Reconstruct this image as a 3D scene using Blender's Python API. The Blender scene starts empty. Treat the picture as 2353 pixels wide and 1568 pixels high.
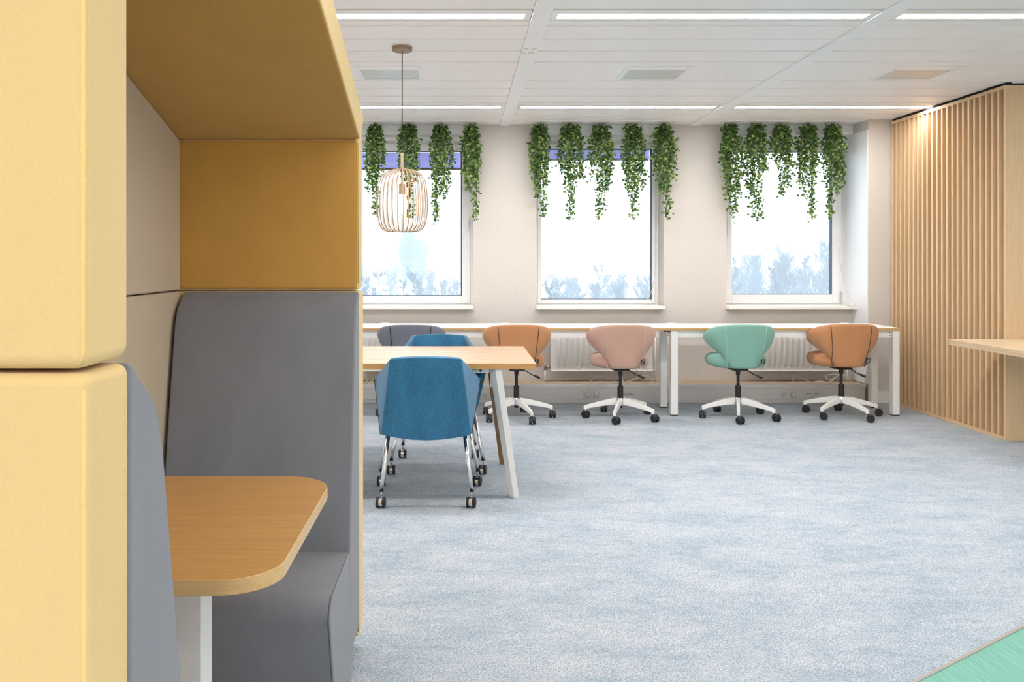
import bpy, bmesh, math, random
from mathutils import Vector, Matrix
random.seed(7)
SC = bpy.context.scene
COL = SC.collection
R = math.radians
PI = math.pi

# ------------------------------------------------------------------ camera, world, light, exposure
CAMZ = 1.31
FPX = 2000.0
VX, VY = 1057.0, 599.0
cam_d = bpy.data.cameras.new('camera')
cam = bpy.data.objects.new('camera', cam_d)
COL.objects.link(cam)
cam.location = (0, 0, CAMZ)
cam.rotation_euler = (R(90), 0, 0)
cam_d.sensor_width = 36.0
cam_d.sensor_fit = 'HORIZONTAL'
cam_d.lens = 36.0 * FPX / 2353.0
cam_d.shift_x = (1176.5 - VX) / 2353.0
cam_d.shift_y = -(784.0 - VY) / 2353.0
cam_d.clip_start = 0.05
cam_d.clip_end = 2000
SC.camera = cam

SKY = 1.05
world = bpy.data.worlds.new('overcast_sky')
SC.world = world
world.use_nodes = True
wnt = world.node_tree
wb = wnt.nodes['Background']
# CIE standard overcast sky: the zenith is three times as bright as the horizon
w_tc = wnt.nodes.new('ShaderNodeTexCoord')
w_sx = wnt.nodes.new('ShaderNodeSeparateXYZ')
w_mr = wnt.nodes.new('ShaderNodeMapRange')
w_mr.inputs['From Min'].default_value = 0.0; w_mr.inputs['From Max'].default_value = 1.0
w_mr.inputs['To Min'].default_value = SKY; w_mr.inputs['To Max'].default_value = SKY * 3
wnt.links.new(w_tc.outputs['Generated'], w_sx.inputs[0])
wnt.links.new(w_sx.outputs['Z'], w_mr.inputs['Value'])
wnt.links.new(w_mr.outputs['Result'], wb.inputs[1])
wb.inputs[0].default_value = (0.80, 0.91, 1.0, 1)

TUBE = 34.0          # radiance of the luminous ceiling strips
TUBE_COL = (1.0, 0.955, 0.935)
SC.view_settings.view_transform = 'Standard'
SC.view_settings.look = 'None'
SC.view_settings.gamma = 1.0
SC.view_settings.use_curve_mapping = False
SC.view_settings.exposure = 1.18
try:
    SC.cycles.use_denoising = True
    SC.cycles.max_bounces = 14
    SC.cycles.diffuse_bounces = 7
    SC.cycles.glossy_bounces = 4
    SC.cycles.transparent_max_bounces = 12
    SC.cycles.volume_bounces = 2
    SC.cycles.sample_clamp_indirect = 6.0
    SC.cycles.use_light_tree = True
    SC.cycles.caustics_reflective = False
    SC.cycles.caustics_refractive = False
except Exception:
    pass

# further rows of the same ceiling lights behind and above the camera
def area(x, y, z, sx, sy, power, col):
    d = bpy.data.lights.new('ceiling_row', 'AREA')
    d.shape = 'RECTANGLE'
    d.size, d.size_y = sx, sy
    d.energy = power
    d.color = col
    o = bpy.data.objects.new('ceiling_row', d)
    o.location = (x, y, z)
    COL.objects.link(o)
BAYX = [(-3.15, -1.435), (-1.335, 0.38), (0.48, 2.195), (2.295, 4.01), (4.11, 5.82)]
CEIL = 2.608
for (a, b) in BAYX:
    for (y, k) in ((1.84, .5), (-0.92, .72), (-3.68, 1.0)):
        area((a + b) / 2, y, CEIL - 0.012, b - a - .07, 0.083, k * PI * TUBE * (b - a - .07) * .083, TUBE_COL)

# ------------------------------------------------------------------ helpers
def P(px, py, Y):
    return Vector(((px - VX) * Y / FPX, Y, CAMZ - (py - VY) * Y / FPX))

def smooth(t):
    t = max(0.0, min(1.0, t))
    return t * t * (3 - 2 * t)

class MB:
    def __init__(s):
        s.v, s.f, s.m = [], [], []
    def add(s, vs, fs, mi=0):
        n = len(s.v)
        s.v += [tuple(p) for p in vs]
        s.f += [tuple(i + n for i in f) for f in fs]
        s.m += [mi] * len(fs)
        return s
    def box(s, x0, x1, y0, y1, z0, z1, mi=0):
        vs = [(x0, y0, z0), (x1, y0, z0), (x1, y1, z0), (x0, y1, z0), (x0, y0, z1), (x1, y0, z1), (x1, y1, z1), (x0, y1, z1)]
        return s.add(vs, [(0, 3, 2, 1), (4, 5, 6, 7), (0, 1, 5, 4), (1, 2, 6, 5), (2, 3, 7, 6), (3, 0, 4, 7)], mi)
    def prism(s, pts, axis, a, b, mi=0, mi_caps=None):
        """extrude closed polygon pts along axis ('X': pts are (y,z); 'Y': (x,z); 'Z': (x,y))"""
        def mk(p, t):
            return {'X': (t, p[0], p[1]), 'Y': (p[0], t, p[1]), 'Z': (p[0], p[1], t)}[axis]
        n = len(pts)
        vs = [mk(p, a) for p in pts] + [mk(p, b) for p in pts]
        ar = sum(pts[i][0] * pts[(i + 1) % n][1] - pts[(i + 1) % n][0] * pts[i][1] for i in range(n))
        flip = (ar > 0) != (axis == 'Y')
        if b < a:
            flip = not flip
        side = [(i, (i + 1) % n, n + (i + 1) % n, n + i) for i in range(n)]
        caps = [tuple(reversed(range(n))), tuple(range(n, 2 * n))]
        if not flip:
            side = [tuple(reversed(f)) for f in side]
            caps = [tuple(reversed(f)) for f in caps]
        s.add(vs, side, mi)
        k = len(s.v) - 2 * n
        s.f += [tuple(i + k for i in f) for f in caps]
        s.m += [mi if mi_caps is None else mi_caps] * 2
        return s
    def tube(s, pts, r, seg=8, mi=0, caps=True):
        pts = [Vector(p) for p in pts]
        n = len(pts)
        rs = r if isinstance(r, (list, tuple)) else [r] * n
        rings = []
        up = None
        for i, p in enumerate(pts):
            t = (pts[min(i + 1, n - 1)] - pts[max(i - 1, 0)])
            if t.length < 1e-9:
                t = Vector((0, 0, 1))
            t.normalize()
            if up is None:
                up = t.orthogonal().normalized()
            else:
                up = (up - t * up.dot(t))
                up = up.normalized() if up.length > 1e-6 else t.orthogonal().normalized()
            w = t.cross(up)
            rings.append([p + (up * math.cos(2 * PI * k / seg) + w * math.sin(2 * PI * k / seg)) * rs[i] for k in range(seg)])
        vs = [q for ring in rings for q in ring]
        fs = []
        for i in range(n - 1):
            for k in range(seg):
                a, b = i * seg + k, i * seg + (k + 1) % seg
                fs.append((a, b, b + seg, a + seg))
        if caps:
            fs.append(tuple(reversed(range(seg))))
            fs.append(tuple(range((n - 1) * seg, n * seg)))
        return s.add(vs, fs, mi)
    def lathe(s, prof, cx=0, cy=0, seg=24, mi=0, axis='Z', cz=0, caps=True):
        vs, fs = [], []
        n = len(prof)
        for (r, h) in prof:
            for k in range(seg):
                c, d = r * math.cos(2 * PI * k / seg), r * math.sin(2 * PI * k / seg)
                vs.append({'Z': (cx + c, cy + d, h), 'X': (h, cy + c, cz + d), 'Y': (cx + d, h, cz + c)}[axis])
        for i in range(n - 1):
            for k in range(seg):
                a, b = i * seg + k, i * seg + (k + 1) % seg
                fs.append((a, b, b + seg, a + seg))
        if caps:
            fs.append(tuple(reversed(range(seg))))
            fs.append(tuple(range((n - 1) * seg, n * seg)))
        return s.add(vs, fs, mi)
    def build(s, name, mats, parent=None, smooth=False, bevel=0, bseg=2, subsurf=0, solidify=None, world=True, auto=None, kind=None, label=None):
        me = bpy.data.meshes.new(name)
        off = Vector((0, 0, 0))
        q = parent if world else None
        while q is not None:
            off += q.location
            q = q.parent
        me.from_pydata([Vector(v) - off for v in s.v], [], s.f)
        if not isinstance(mats, (list, tuple)):
            mats = [mats]
        for m in mats:
            me.materials.append(m)
        if len(mats) > 1:
            me.polygons.foreach_set('material_index', s.m)
        if smooth or auto or bevel:
            me.polygons.foreach_set('use_smooth', [True] * len(me.polygons))
        me.update()
        bm = bmesh.new(); bm.from_mesh(me)
        bmesh.ops.recalc_face_normals(bm, faces=bm.faces)
        if (auto or bevel) and not smooth:
            lim = R(auto or 40)
            for e in bm.edges:
                if len(e.link_faces) == 2 and e.calc_face_angle(0) > lim:
                    e.smooth = False
        bm.to_mesh(me); bm.free()
        o = bpy.data.objects.new(name, me)
        COL.objects.link(o)
        if parent is not None:
            o.parent = parent
        if solidify:
            md = o.modifiers.new('solidify', 'SOLIDIFY'); md.thickness = solidify; md.offset = -1; md.use_even_offset = True
        if bevel:
            for e in me.edges:
                e.use_edge_sharp = False
            md = o.modifiers.new('bevel', 'BEVEL'); md.width = bevel; md.segments = bseg; md.limit_method = 'ANGLE'; md.angle_limit = R(25); md.harden_normals = False
            if not smooth:
                md2 = o.modifiers.new('normals', 'WEIGHTED_NORMAL'); md2.keep_sharp = True
        if subsurf:
            md = o.modifiers.new('subsurf', 'SUBSURF'); md.levels = md.render_levels = subsurf
        if kind: o['kind'] = kind
        if label: o['label'] = label
        return o

def tag(o, label, cat, group=None):
    o['label'] = label; o['category'] = cat
    if group: o['group'] = group
    return o
def thing(name, label, cat, loc=(0, 0, 0), rz=0, group=None):
    o = bpy.data.objects.new(name, None)
    o.empty_display_size = .1
    COL.objects.link(o); o.location = loc; o.rotation_euler = (0, 0, rz)
    return tag(o, label, cat, group)
def struct(o):
    o['kind'] = 'structure'
    return o
def curve_pts(ctrl, n=8):
    """Catmull-Rom through control points"""
    c = [Vector(p) for p in ctrl]
    c = [c[0] * 2 - c[1]] + c + [c[-1] * 2 - c[-2]]
    out = []
    for i in range(1, len(c) - 2):
        for k in range(n):
            t = k / n
            out.append(0.5 * ((2 * c[i]) + (c[i + 1] - c[i - 1]) * t + (2 * c[i - 1] - 5 * c[i] + 4 * c[i + 1] - c[i + 2]) * t * t + (3 * c[i] - c[i - 1] - 3 * c[i + 1] + c[i + 2]) * t ** 3))
    out.append(c[-2])
    return out

# ------------------------------------------------------------------ materials
def newmat(name):
    m = bpy.data.materials.new(name); m.use_nodes = True
    nt = m.node_tree
    return m, nt, nt.nodes['Principled BSDF']
def N(nt, typ, **kw):
    n = nt.nodes.new(typ)
    for k, v in kw.items():
        setattr(n, k, v)
    return n
def L(nt, a, b):
    nt.links.new(a, b)
def col4(c):
    return (c[0], c[1], c[2], 1)
def s2l(r, g, b):
    f = lambda c: (c / 255 / 12.92) if c / 255 <= .04045 else ((c / 255 + .055) / 1.055) ** 2.4
    return (f(r), f(g), f(b))
def plain(name, c, rough=.5, metal=0, spec=.5, bump=None, coat=0):
    m, nt, b = newmat(name)
    b.inputs['Base Color'].default_value = col4(c)
    b.inputs['Roughness'].default_value = rough
    b.inputs['Metallic'].default_value = metal
    b.inputs['Specular IOR Level'].default_value = spec
    if coat: b.inputs['Coat Weight'].default_value = coat
    tc = N(nt, 'ShaderNodeTexCoord')
    nz = N(nt, 'ShaderNodeTexNoise'); nz.inputs['Scale'].default_value = bump[0] if bump else 30; nz.inputs['Detail'].default_value = 3
    L(nt, tc.outputs['Object'], nz.inputs['Vector'])
    if bump:
        bp = N(nt, 'ShaderNodeBump'); bp.inputs['Strength'].default_value = bump[1]; bp.inputs['Distance'].default_value = bump[2]
        L(nt, nz.outputs['Fac'], bp.inputs['Height']); L(nt, bp.outputs['Normal'], b.inputs['Normal'])
    else:
        mr = N(nt, 'ShaderNodeMapRange'); mr.inputs['To Min'].default_value = max(0, rough - .05); mr.inputs['To Max'].default_value = min(1, rough + .05)
        L(nt, nz.outputs['Fac'], mr.inputs['Value']); L(nt, mr.outputs['Result'], b.inputs['Roughness'])
    return m
def fabric(name, c, var=.12, scale=500, bump=.25, speck=0.0, sheen=.15):
    m, nt, b = newmat(name)
    tc = N(nt, 'ShaderNodeTexCoord')
    n1 = N(nt, 'ShaderNodeTexNoise'); n1.inputs['Scale'].default_value = scale; n1.inputs['Detail'].default_value = 2
    n2 = N(nt, 'ShaderNodeTexNoise'); n2.inputs['Scale'].default_value = 9; n2.inputs['Detail'].default_value = 4
    mp = N(nt, 'ShaderNodeMapping'); mp.inputs['Scale'].default_value = (1, 1, .35)
    L(nt, tc.outputs['Object'], mp.inputs['Vector'])
    L(nt, tc.outputs['Object'], n1.inputs['Vector']); L(nt, mp.outputs['Vector'], n2.inputs['Vector'])
    mix = N(nt, 'ShaderNodeMath', operation='MULTIPLY_ADD'); mix.inputs[1].default_value = .65; 
    L(nt, n1.outputs['Fac'], mix.inputs[0])
    m3 = N(nt, 'ShaderNodeMath', operation='MULTIPLY'); m3.inputs[1].default_value = .35
    L(nt, n2.outputs['Fac'], m3.inputs[0]); L(nt, m3.outputs[0], mix.inputs[2])
    cr = N(nt, 'ShaderNodeValToRGB')
    d = 1 - var - speck; h = 1 + var
    cr.color_ramp.elements[0].position = .3; cr.color_ramp.elements[0].color = col4([x * d for x in c])
    cr.color_ramp.elements[1].position = .7; cr.color_ramp.elements[1].color = col4([min(1, x * h) for x in c])
    L(nt, mix.outputs[0], cr.inputs['Fac']); L(nt, cr.outputs['Color'], b.inputs['Base Color'])
    b.inputs['Roughness'].default_value = .95
    b.inputs['Specular IOR Level'].default_value = .15
    b.inputs['Sheen Weight'].default_value = sheen
    b.inputs['Sheen Roughness'].default_value = .6
    bp = N(nt, 'ShaderNodeBump'); bp.inputs['Strength'].default_value = bump; bp.inputs['Distance'].default_value = .0015
    L(nt, n1.outputs['Fac'], bp.inputs['Height']); L(nt, bp.outputs['Normal'], b.inputs['Normal'])
    return m
def wood(name, c1, c2, axis='X', rough=.45, stretch=14, fine=60, staves=None, contrast=1.0):
    m, nt, b = newmat(name)
    tc = N(nt, 'ShaderNodeTexCoord'); oi = N(nt, 'ShaderNodeObjectInfo')
    mu = N(nt, 'ShaderNodeVectorMath', operation='SCALE'); mu.inputs['Scale'].default_value = 17.0
    cb = N(nt, 'ShaderNodeCombineXYZ')
    for i in range(3): L(nt, oi.outputs['Random'], cb.inputs[i])
    L(nt, cb.outputs[0], mu.inputs[0])
    ad = N(nt, 'ShaderNodeVectorMath', operation='ADD'); L(nt, tc.outputs['Object'], ad.inputs[0]); L(nt, mu.outputs[0], ad.inputs[1])
    vec = ad.outputs[0]
    sc = {'X': (1, stretch, stretch), 'Y': (stretch, 1, stretch), 'Z': (stretch, stretch, 1)}[axis]
    mp = N(nt, 'ShaderNodeMapping'); mp.inputs['Scale'].default_value = sc
    L(nt, vec, mp.inputs['Vector'])
    if staves:
        # offset the grain per glued stave, and tint each one
        sx = N(nt, 'ShaderNodeSeparateXYZ'); L(nt, tc.outputs['Object'], sx.inputs[0])
        dv = N(nt, 'ShaderNodeMath', operation='DIVIDE'); dv.inputs[1].default_value = staves; L(nt, sx.outputs['Y'], dv.inputs[0])
        fl = N(nt, 'ShaderNodeMath', operation='FLOOR'); L(nt, dv.outputs[0], fl.inputs[0])
        wn0 = N(nt, 'ShaderNodeTexWhiteNoise', noise_dimensions='1D'); L(nt, fl.outputs[0], wn0.inputs['W'])
        a2 = N(nt, 'ShaderNodeMath', operation='MULTIPLY_ADD'); a2.inputs[1].default_value = 5.0
        L(nt, wn0.outputs['Value'], a2.inputs[0]); L(nt, sx.outputs['X'], a2.inputs[2])
        dx = N(nt, 'ShaderNodeMath', operation='DIVIDE'); dx.inputs[1].default_value = .62; L(nt, a2.outputs[0], dx.inputs[0])
        fx = N(nt, 'ShaderNodeMath', operation='FLOOR'); L(nt, dx.outputs[0], fx.inputs[0])
        cc = N(nt, 'ShaderNodeCombineXYZ'); L(nt, fl.outputs[0], cc.inputs[0]); L(nt, fx.outputs[0], cc.inputs[1])
        wn = N(nt, 'ShaderNodeTexWhiteNoise', noise_dimensions='3D'); L(nt, cc.outputs[0], wn.inputs['Vector'])
        sv = N(nt, 'ShaderNodeVectorMath', operation='SCALE'); sv.inputs['Scale'].default_value = 9.0; L(nt, wn.outputs['Color'], sv.inputs[0])
        av = N(nt, 'ShaderNodeVectorMath', operation='ADD'); L(nt, mp.outputs['Vector'], av.inputs[0]); L(nt, sv.outputs[0], av.inputs[1])
        gv = av.outputs[0]
    else:
        gv = mp.outputs['Vector']
    n1 = N(nt, 'ShaderNodeTexNoise'); n1.inputs['Scale'].default_value = 3.2; n1.inputs['Detail'].default_value = 5; n1.inputs['Roughness'].default_value = .6; n1.inputs['Distortion'].default_value = .25
    n2 = N(nt, 'ShaderNodeTexNoise'); n2.inputs['Scale'].default_value = fine / 4; n2.inputs['Detail'].default_value = 3
    L(nt, gv, n1.inputs['Vector']); L(nt, gv, n2.inputs['Vector'])
    m1 = N(nt, 'ShaderNodeMath', operation='MULTIPLY'); m1.inputs[1].default_value = .6; L(nt, n1.outputs['Fac'], m1.inputs[0])
    m2 = N(nt, 'ShaderNodeMath', operation='MULTIPLY_ADD'); m2.inputs[1].default_value = .4; L(nt, n2.outputs['Fac'], m2.inputs[0]); L(nt, m1.outputs[0], m2.inputs[2])
    fac = m2.outputs[0]
    if staves:
        mm = N(nt, 'ShaderNodeMath', operation='MULTIPLY_ADD'); mm.inputs[1].default_value = .28; mm.inputs[2].default_value = -.14
        L(nt, wn.outputs['Value'], mm.inputs[0])
        aa = N(nt, 'ShaderNodeMath', operation='ADD'); L(nt, fac, aa.inputs[0]); L(nt, mm.outputs[0], aa.inputs[1]); fac = aa.outputs[0]
    cr = N(nt, 'ShaderNodeValToRGB')
    w = .2 / contrast
    cr.color_ramp.elements[0].position = .5 - w; cr.color_ramp.elements[0].color = col4(c2)
    cr.color_ramp.elements[1].position = .5 + w; cr.color_ramp.elements[1].color = col4(c1)
    L(nt, fac, cr.inputs['Fac']); L(nt, cr.outputs['Color'], b.inputs['Base Color'])
    b.inputs['Roughness'].default_value = rough
    b.inputs['Specular IOR Level'].default_value = .4
    bp = N(nt, 'ShaderNodeBump'); bp.inputs['Strength'].default_value = .12; bp.inputs['Distance'].default_value = .001
    L(nt, n2.outputs['Fac'], bp.inputs['Height']); L(nt, bp.outputs['Normal'], b.inputs['Normal'])
    return m
def emit(name, c, s):
    m, nt, b = newmat(name)
    nt.nodes.remove(b)
    e = N(nt, 'ShaderNodeEmission'); e.inputs[0].default_value = col4(c); e.inputs[1].default_value = s
    L(nt, e.outputs[0], nt.nodes['Material Output'].inputs['Surface'])
    return m

def carpet_mat():
    m, nt, b = newmat('blue_grey_carpet')
    tc = N(nt, 'ShaderNodeTexCoord')
    mp = N(nt, 'ShaderNodeMapping'); mp.inputs['Scale'].default_value = (1.0, 1.9, 1); mp.inputs['Rotation'].default_value = (0, 0, R(10))
    L(nt, tc.outputs['Object'], mp.inputs['Vector'])
    a = N(nt, 'ShaderNodeTexNoise'); a.inputs['Scale'].default_value = 2.3; a.inputs['Detail'].default_value = 10; a.inputs['Roughness'].default_value = .72; a.inputs['Distortion'].default_value = .35
    L(nt, mp.outputs['Vector'], a.inputs['Vector'])
    a2 = N(nt, 'ShaderNodeTexNoise'); a2.inputs['Scale'].default_value = 11; a2.inputs['Detail'].default_value = 8; a2.inputs['Roughness'].default_value = .8
    L(nt, mp.outputs['Vector'], a2.inputs['Vector'])
    ad = N(nt, 'ShaderNodeMath', operation='MULTIPLY_ADD'); ad.inputs[1].default_value = .6; L(nt, a.outputs['Fac'], ad.inputs[0])
    ml = N(nt, 'ShaderNodeMath', operation='MULTIPLY'); ml.inputs[1].default_value = .4; L(nt, a2.outputs['Fac'], ml.inputs[0]); L(nt, ml.outputs[0], ad.inputs[2])
    cr = N(nt, 'ShaderNodeValToRGB')
    e = cr.color_ramp.elements
    e[0].position = .29; e[0].color = col4(s2l(130, 150, 164))
    e[1].position = .62; e[1].color = col4(s2l(185, 190, 195))
    x = e.new(.49); x.color = col4(s2l(168, 178, 187))
    L(nt, ad.outputs[0], cr.inputs['Fac'])
    # loop pile: diagonal rows of tiny loops
    mp2 = N(nt, 'ShaderNodeMapping'); mp2.inputs['Rotation'].default_value = (0, 0, R(28)); mp2.inputs['Scale'].default_value = (1, .62, 1)
    L(nt, tc.outputs['Object'], mp2.inputs['Vector'])
    vo = N(nt, 'ShaderNodeTexVoronoi'); vo.inputs['Scale'].default_value = 205; vo.inputs['Randomness'].default_value = .55
    L(nt, mp2.outputs['Vector'], vo.inputs['Vector'])
    nz = N(nt, 'ShaderNodeTexNoise'); nz.inputs['Scale'].default_value = 170; nz.inputs['Detail'].default_value = 2; L(nt, mp2.outputs['Vector'], nz.inputs['Vector'])
    mr = N(nt, 'ShaderNodeMapRange'); mr.inputs['From Min'].default_value = .1; mr.inputs['From Max'].default_value = .75; mr.inputs['To Min'].default_value = 1.30; mr.inputs['To Max'].default_value = .72
    L(nt, vo.outputs['Distance'], mr.inputs['Value'])
    mr2 = N(nt, 'ShaderNodeMapRange'); mr2.inputs['From Min'].default_value = .3; mr2.inputs['From Max'].default_value = .7; mr2.inputs['To Min'].default_value = .80; mr2.inputs['To Max'].default_value = 1.2
    L(nt, nz.outputs['Fac'], mr2.inputs['Value'])
    mm = N(nt, 'ShaderNodeMath', operation='MULTIPLY'); L(nt, mr.outputs[0], mm.inputs[0]); L(nt, mr2.outputs[0], mm.inputs[1])
    mx = N(nt, 'ShaderNodeVectorMath', operation='SCALE'); L(nt, cr.outputs['Color'], mx.inputs[0]); L(nt, mm.outputs[0], mx.inputs['Scale'])
    L(nt, mx.outputs[0], b.inputs['Base Color'])
    b.inputs['Roughness'].default_value = .95; b.inputs['Specular IOR Level'].default_value = .1
    bp = N(nt, 'ShaderNodeBump'); bp.inputs['Strength'].default_value = .35; bp.inputs['Distance'].default_value = .003; bp.invert = True
    L(nt, vo.outputs['Distance'], bp.inputs['Height']); L(nt, bp.outputs['Normal'], b.inputs['Normal'])
    return m
def vinyl_mat():
    m, nt, b = newmat('mint_woven_vinyl')
    tc = N(nt, 'ShaderNodeTexCoord')
    mp = N(nt, 'ShaderNodeMapping'); mp.inputs['Scale'].default_value = (220, 4, 1)
    L(nt, tc.outputs['Object'], mp.inputs['Vector'])
    a = N(nt, 'ShaderNodeTexNoise'); a.inputs['Scale'].default_value = 1; a.inputs['Detail'].default_value = 4; L(nt, mp.outputs['Vector'], a.inputs['Vector'])
    cr = N(nt, 'ShaderNodeValToRGB'); e = cr.color_ramp.elements
    e[0].position = .3; e[0].color = col4(s2l(84, 150, 134)); e[1].position = .7; e[1].color = col4(s2l(132, 184, 166))
    L(nt, a.outputs['Fac'], cr.inputs['Fac']); L(nt, cr.outputs['Color'], b.inputs['Base Color'])
    b.inputs['Roughness'].default_value = .7
    return m
def glass_mat():
    m, nt, b = newmat('window_glass'); nt.nodes.remove(b)
    t = N(nt, 'ShaderNodeBsdfTransparent'); t.inputs[0].default_value = (.96, .98, 1, 1)
    g = N(nt, 'ShaderNodeBsdfGlossy'); g.inputs['Roughness'].default_value = .02
    fr = N(nt, 'ShaderNodeFresnel'); fr.inputs['IOR'].default_value = 1.35
    mx = N(nt, 'ShaderNodeMixShader'); L(nt, fr.outputs[0], mx.inputs[0]); L(nt, t.outputs[0], mx.inputs[1]); L(nt, g.outputs[0], mx.inputs[2])
    L(nt, mx.outputs[0], nt.nodes['Material Output'].inputs['Surface'])
    return m
def leaf_mat():
    m, nt, b = newmat('ivy_leaf')
    g = N(nt, 'ShaderNodeNewGeometry')
    cr = N(nt, 'ShaderNodeValToRGB'); e = cr.color_ramp.elements
    e[0].position = 0; e[0].color = col4(s2l(58, 88, 44)); e[1].position = 1; e[1].color = col4(s2l(178, 196, 118))
    x = e.new(.6); x.color = col4(s2l(100, 134, 72))
    L(nt, g.outputs['Random Per Island'], cr.inputs['Fac']); L(nt, cr.outputs['Color'], b.inputs['Base Color'])
    b.inputs['Roughness'].default_value = .5; b.inputs['Specular IOR Level'].default_value = .3
    tr = N(nt, 'ShaderNodeBsdfTranslucent'); L(nt, cr.outputs['Color'], tr.inputs[0])
    mx = N(nt, 'ShaderNodeMixShader'); mx.inputs[0].default_value = .3
    L(nt, b.outputs[0], mx.inputs[1]); L(nt, tr.outputs[0], mx.inputs[2]); L(nt, mx.outputs[0], nt.nodes['Material Output'].inputs['Surface'])
    return m
def screen_mat():
    m, nt, b = newmat('lavender_screen_cloth')
    b.inputs['Base Color'].default_value = (.62, .60, .85, 1); b.inputs['Roughness'].default_value = .8
    tc = N(nt, 'ShaderNodeTexCoord'); nz = N(nt, 'ShaderNodeTexNoise'); nz.inputs['Scale'].default_value = 25; L(nt, tc.outputs['Object'], nz.inputs['Vector'])
    cr = N(nt, 'ShaderNodeValToRGB'); cr.color_ramp.elements[0].color = (.58, .56, .84, 1); cr.color_ramp.elements[1].color = (.72, .70, .92, 1)
    L(nt, nz.outputs['Fac'], cr.inputs['Fac']); L(nt, cr.outputs['Color'], b.inputs['Base Color'])
    tr = N(nt, 'ShaderNodeBsdfTranslucent'); L(nt, cr.outputs['Color'], tr.inputs[0])
    mx = N(nt, 'ShaderNodeMixShader'); mx.inputs[0].default_value = .6
    L(nt, b.outputs[0], mx.inputs[1]); L(nt, tr.outputs[0], mx.inputs[2]); L(nt, mx.outputs[0], nt.nodes['Material Output'].inputs['Surface'])
    return m
def grille_mat():
    m, nt, b = newmat('perforated_metal')
    tc = N(nt, 'ShaderNodeTexCoord')
    vo = N(nt, 'ShaderNodeTexVoronoi'); vo.inputs['Scale'].default_value = 130; vo.inputs['Randomness'].default_value = 0
    L(nt, tc.outputs['Object'], vo.inputs['Vector'])
    cr = N(nt, 'ShaderNodeValToRGB'); cr.color_ramp.interpolation = 'LINEAR'; e = cr.color_ramp.elements
    e[0].position = .3; e[0].color = (.16, .15, .14, 1); e[1].position = .42; e[1].color = (.74, .72, .68, 1)
    L(nt, vo.outputs['Distance'], cr.inputs['Fac']); L(nt, cr.outputs['Color'], b.inputs['Base Color'])
    b.inputs['Roughness'].default_value = .35; b.inputs['Metallic'].default_value = .3
    return m

M = {}
M['carpet'] = carpet_mat(); M['vinyl'] = vinyl_mat(); M['glass'] = glass_mat(); M['leaf'] = leaf_mat(); M['screen'] = screen_mat(); M['grille'] = grille_mat()
M['wall'] = plain('roughcast_wall', (.645, .605, .56), .9, bump=(70, .55, .006))
M['smoothwall'] = plain('painted_reveal', (.86, .86, .85), .7)
M['ceiling'] = plain('ceiling_metal', (.94, .905, .89), .45, spec=.3)
M['beam'] = plain('ceiling_beam_paint', (.92, .92, .92), .5, spec=.3)
M['gap'] = plain('dark_joint', (.25, .24, .23), .8)
M['white'] = plain('white_lacquer', (.84, .83, .80), .35)
M['frame'] = plain('white_window_frame', (.86, .87, .88), .35)
M['sill'] = plain('cream_sill', (.88, .85, .78), .4)
M['trunk'] = plain('grey_white_trunking', (.62, .60, .58), .45)
M['trunktop'] = plain('dusty_beige_top', (.42, .33, .24), .9, bump=(300, .4, .002))
M['radiator'] = plain('radiator_enamel', (.80, .78, .74), .35)
M['black'] = plain('black_plastic', (.012, .012, .013), .42)
M['blackmat'] = plain('black_shadow_gap', (.006, .006, .007), .9)
M['dark'] = plain('dark_grey', (.06, .06, .06), .6)
M['chrome'] = plain('chrome', (.80, .80, .81), .12, metal=1)
M['alu'] = plain('polished_alloy', (.72, .73, .75), .2, metal=1)
M['steel'] = plain('brushed_brass_fitting', (.35, .29, .22), .35, metal=1)
M['yellow'] = fabric('pale_yellow_felt', (.72, .52, .228), .06, 900, .12)
M['yellow_shaded'] = fabric('shaded_yellow_felt', (.55, .305, .07), .10, 450, .2)  # yellow felt with interior shade and warm bounce light put into its colour
M['beige'] = fabric('beige_felt', (.58, .455, .315), .03, 900, .1)
M['greyfab'] = fabric('grey_twill', (.215, .22, .245), .14, 650, .3)
M['seamgrey'] = fabric('grey_piping', (.17, .175, .19), .1, 600, .2)
M['seamyellow'] = fabric('yellow_piping', (.80, .58, .22), .1, 600, .2)
M['blue'] = fabric('teal_blue_wool', (.032, .165, .30), .45, 260, .4, speck=.12, sheen=.25)
M['oakedge'] = wood('oak_edge', (.66, .42, .17), (.50, .28, .09), 'X', .45)
M['booth_oak'] = wood('honey_oak_laminate', (.60, .345, .115), (.44, .225, .062), 'X', .38, stretch=22, fine=70)
M['booth_edge'] = wood('pale_oak_edge', (.72, .50, .24), (.56, .35, .13), 'X', .35, stretch=22, fine=50)
M['table_oak'] = wood('oak_staves', (.54, .385, .25), (.42, .265, .14), 'X', .42, stretch=16, fine=60, staves=.042)
M['table_oak_edge'] = wood('oak_stave_edge', (.62, .36, .14), (.44, .22, .07), 'X', .45, stretch=12, fine=60)
M['pale_oak'] = wood('pale_oak_veneer', (.73, .54, .335), (.61, .425, .24), 'Z', .5, stretch=18, fine=60)
M['pale_oak_y'] = wood('pale_oak_rail', (.73, .54, .335), (.61, .425, .24), 'Y', .5, stretch=18, fine=60)
M['counter_top'] = wood('pale_oak_counter', (.74, .58, .39), (.64, .47, .29), 'X', .5, stretch=16, fine=60)
M['counter_edge'] = wood('pale_oak_counter_edge', (.66, .50, .33), (.50, .36, .22), 'Y', .55, stretch=30, fine=60, contrast=1.4)
M['walnut'] = wood('brown_leg_wood', (.22, .125, .06), (.15, .08, .036), 'Z', .5)
M['desktop'] = plain('white_laminate', (.87, .855, .83), .35)
M['beige_metal'] = plain('sand_lacquer', (.33, .24, .155), .45)
M['taupe'] = plain('taupe_lacquer', (.30, .215, .14), .5)
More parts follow.
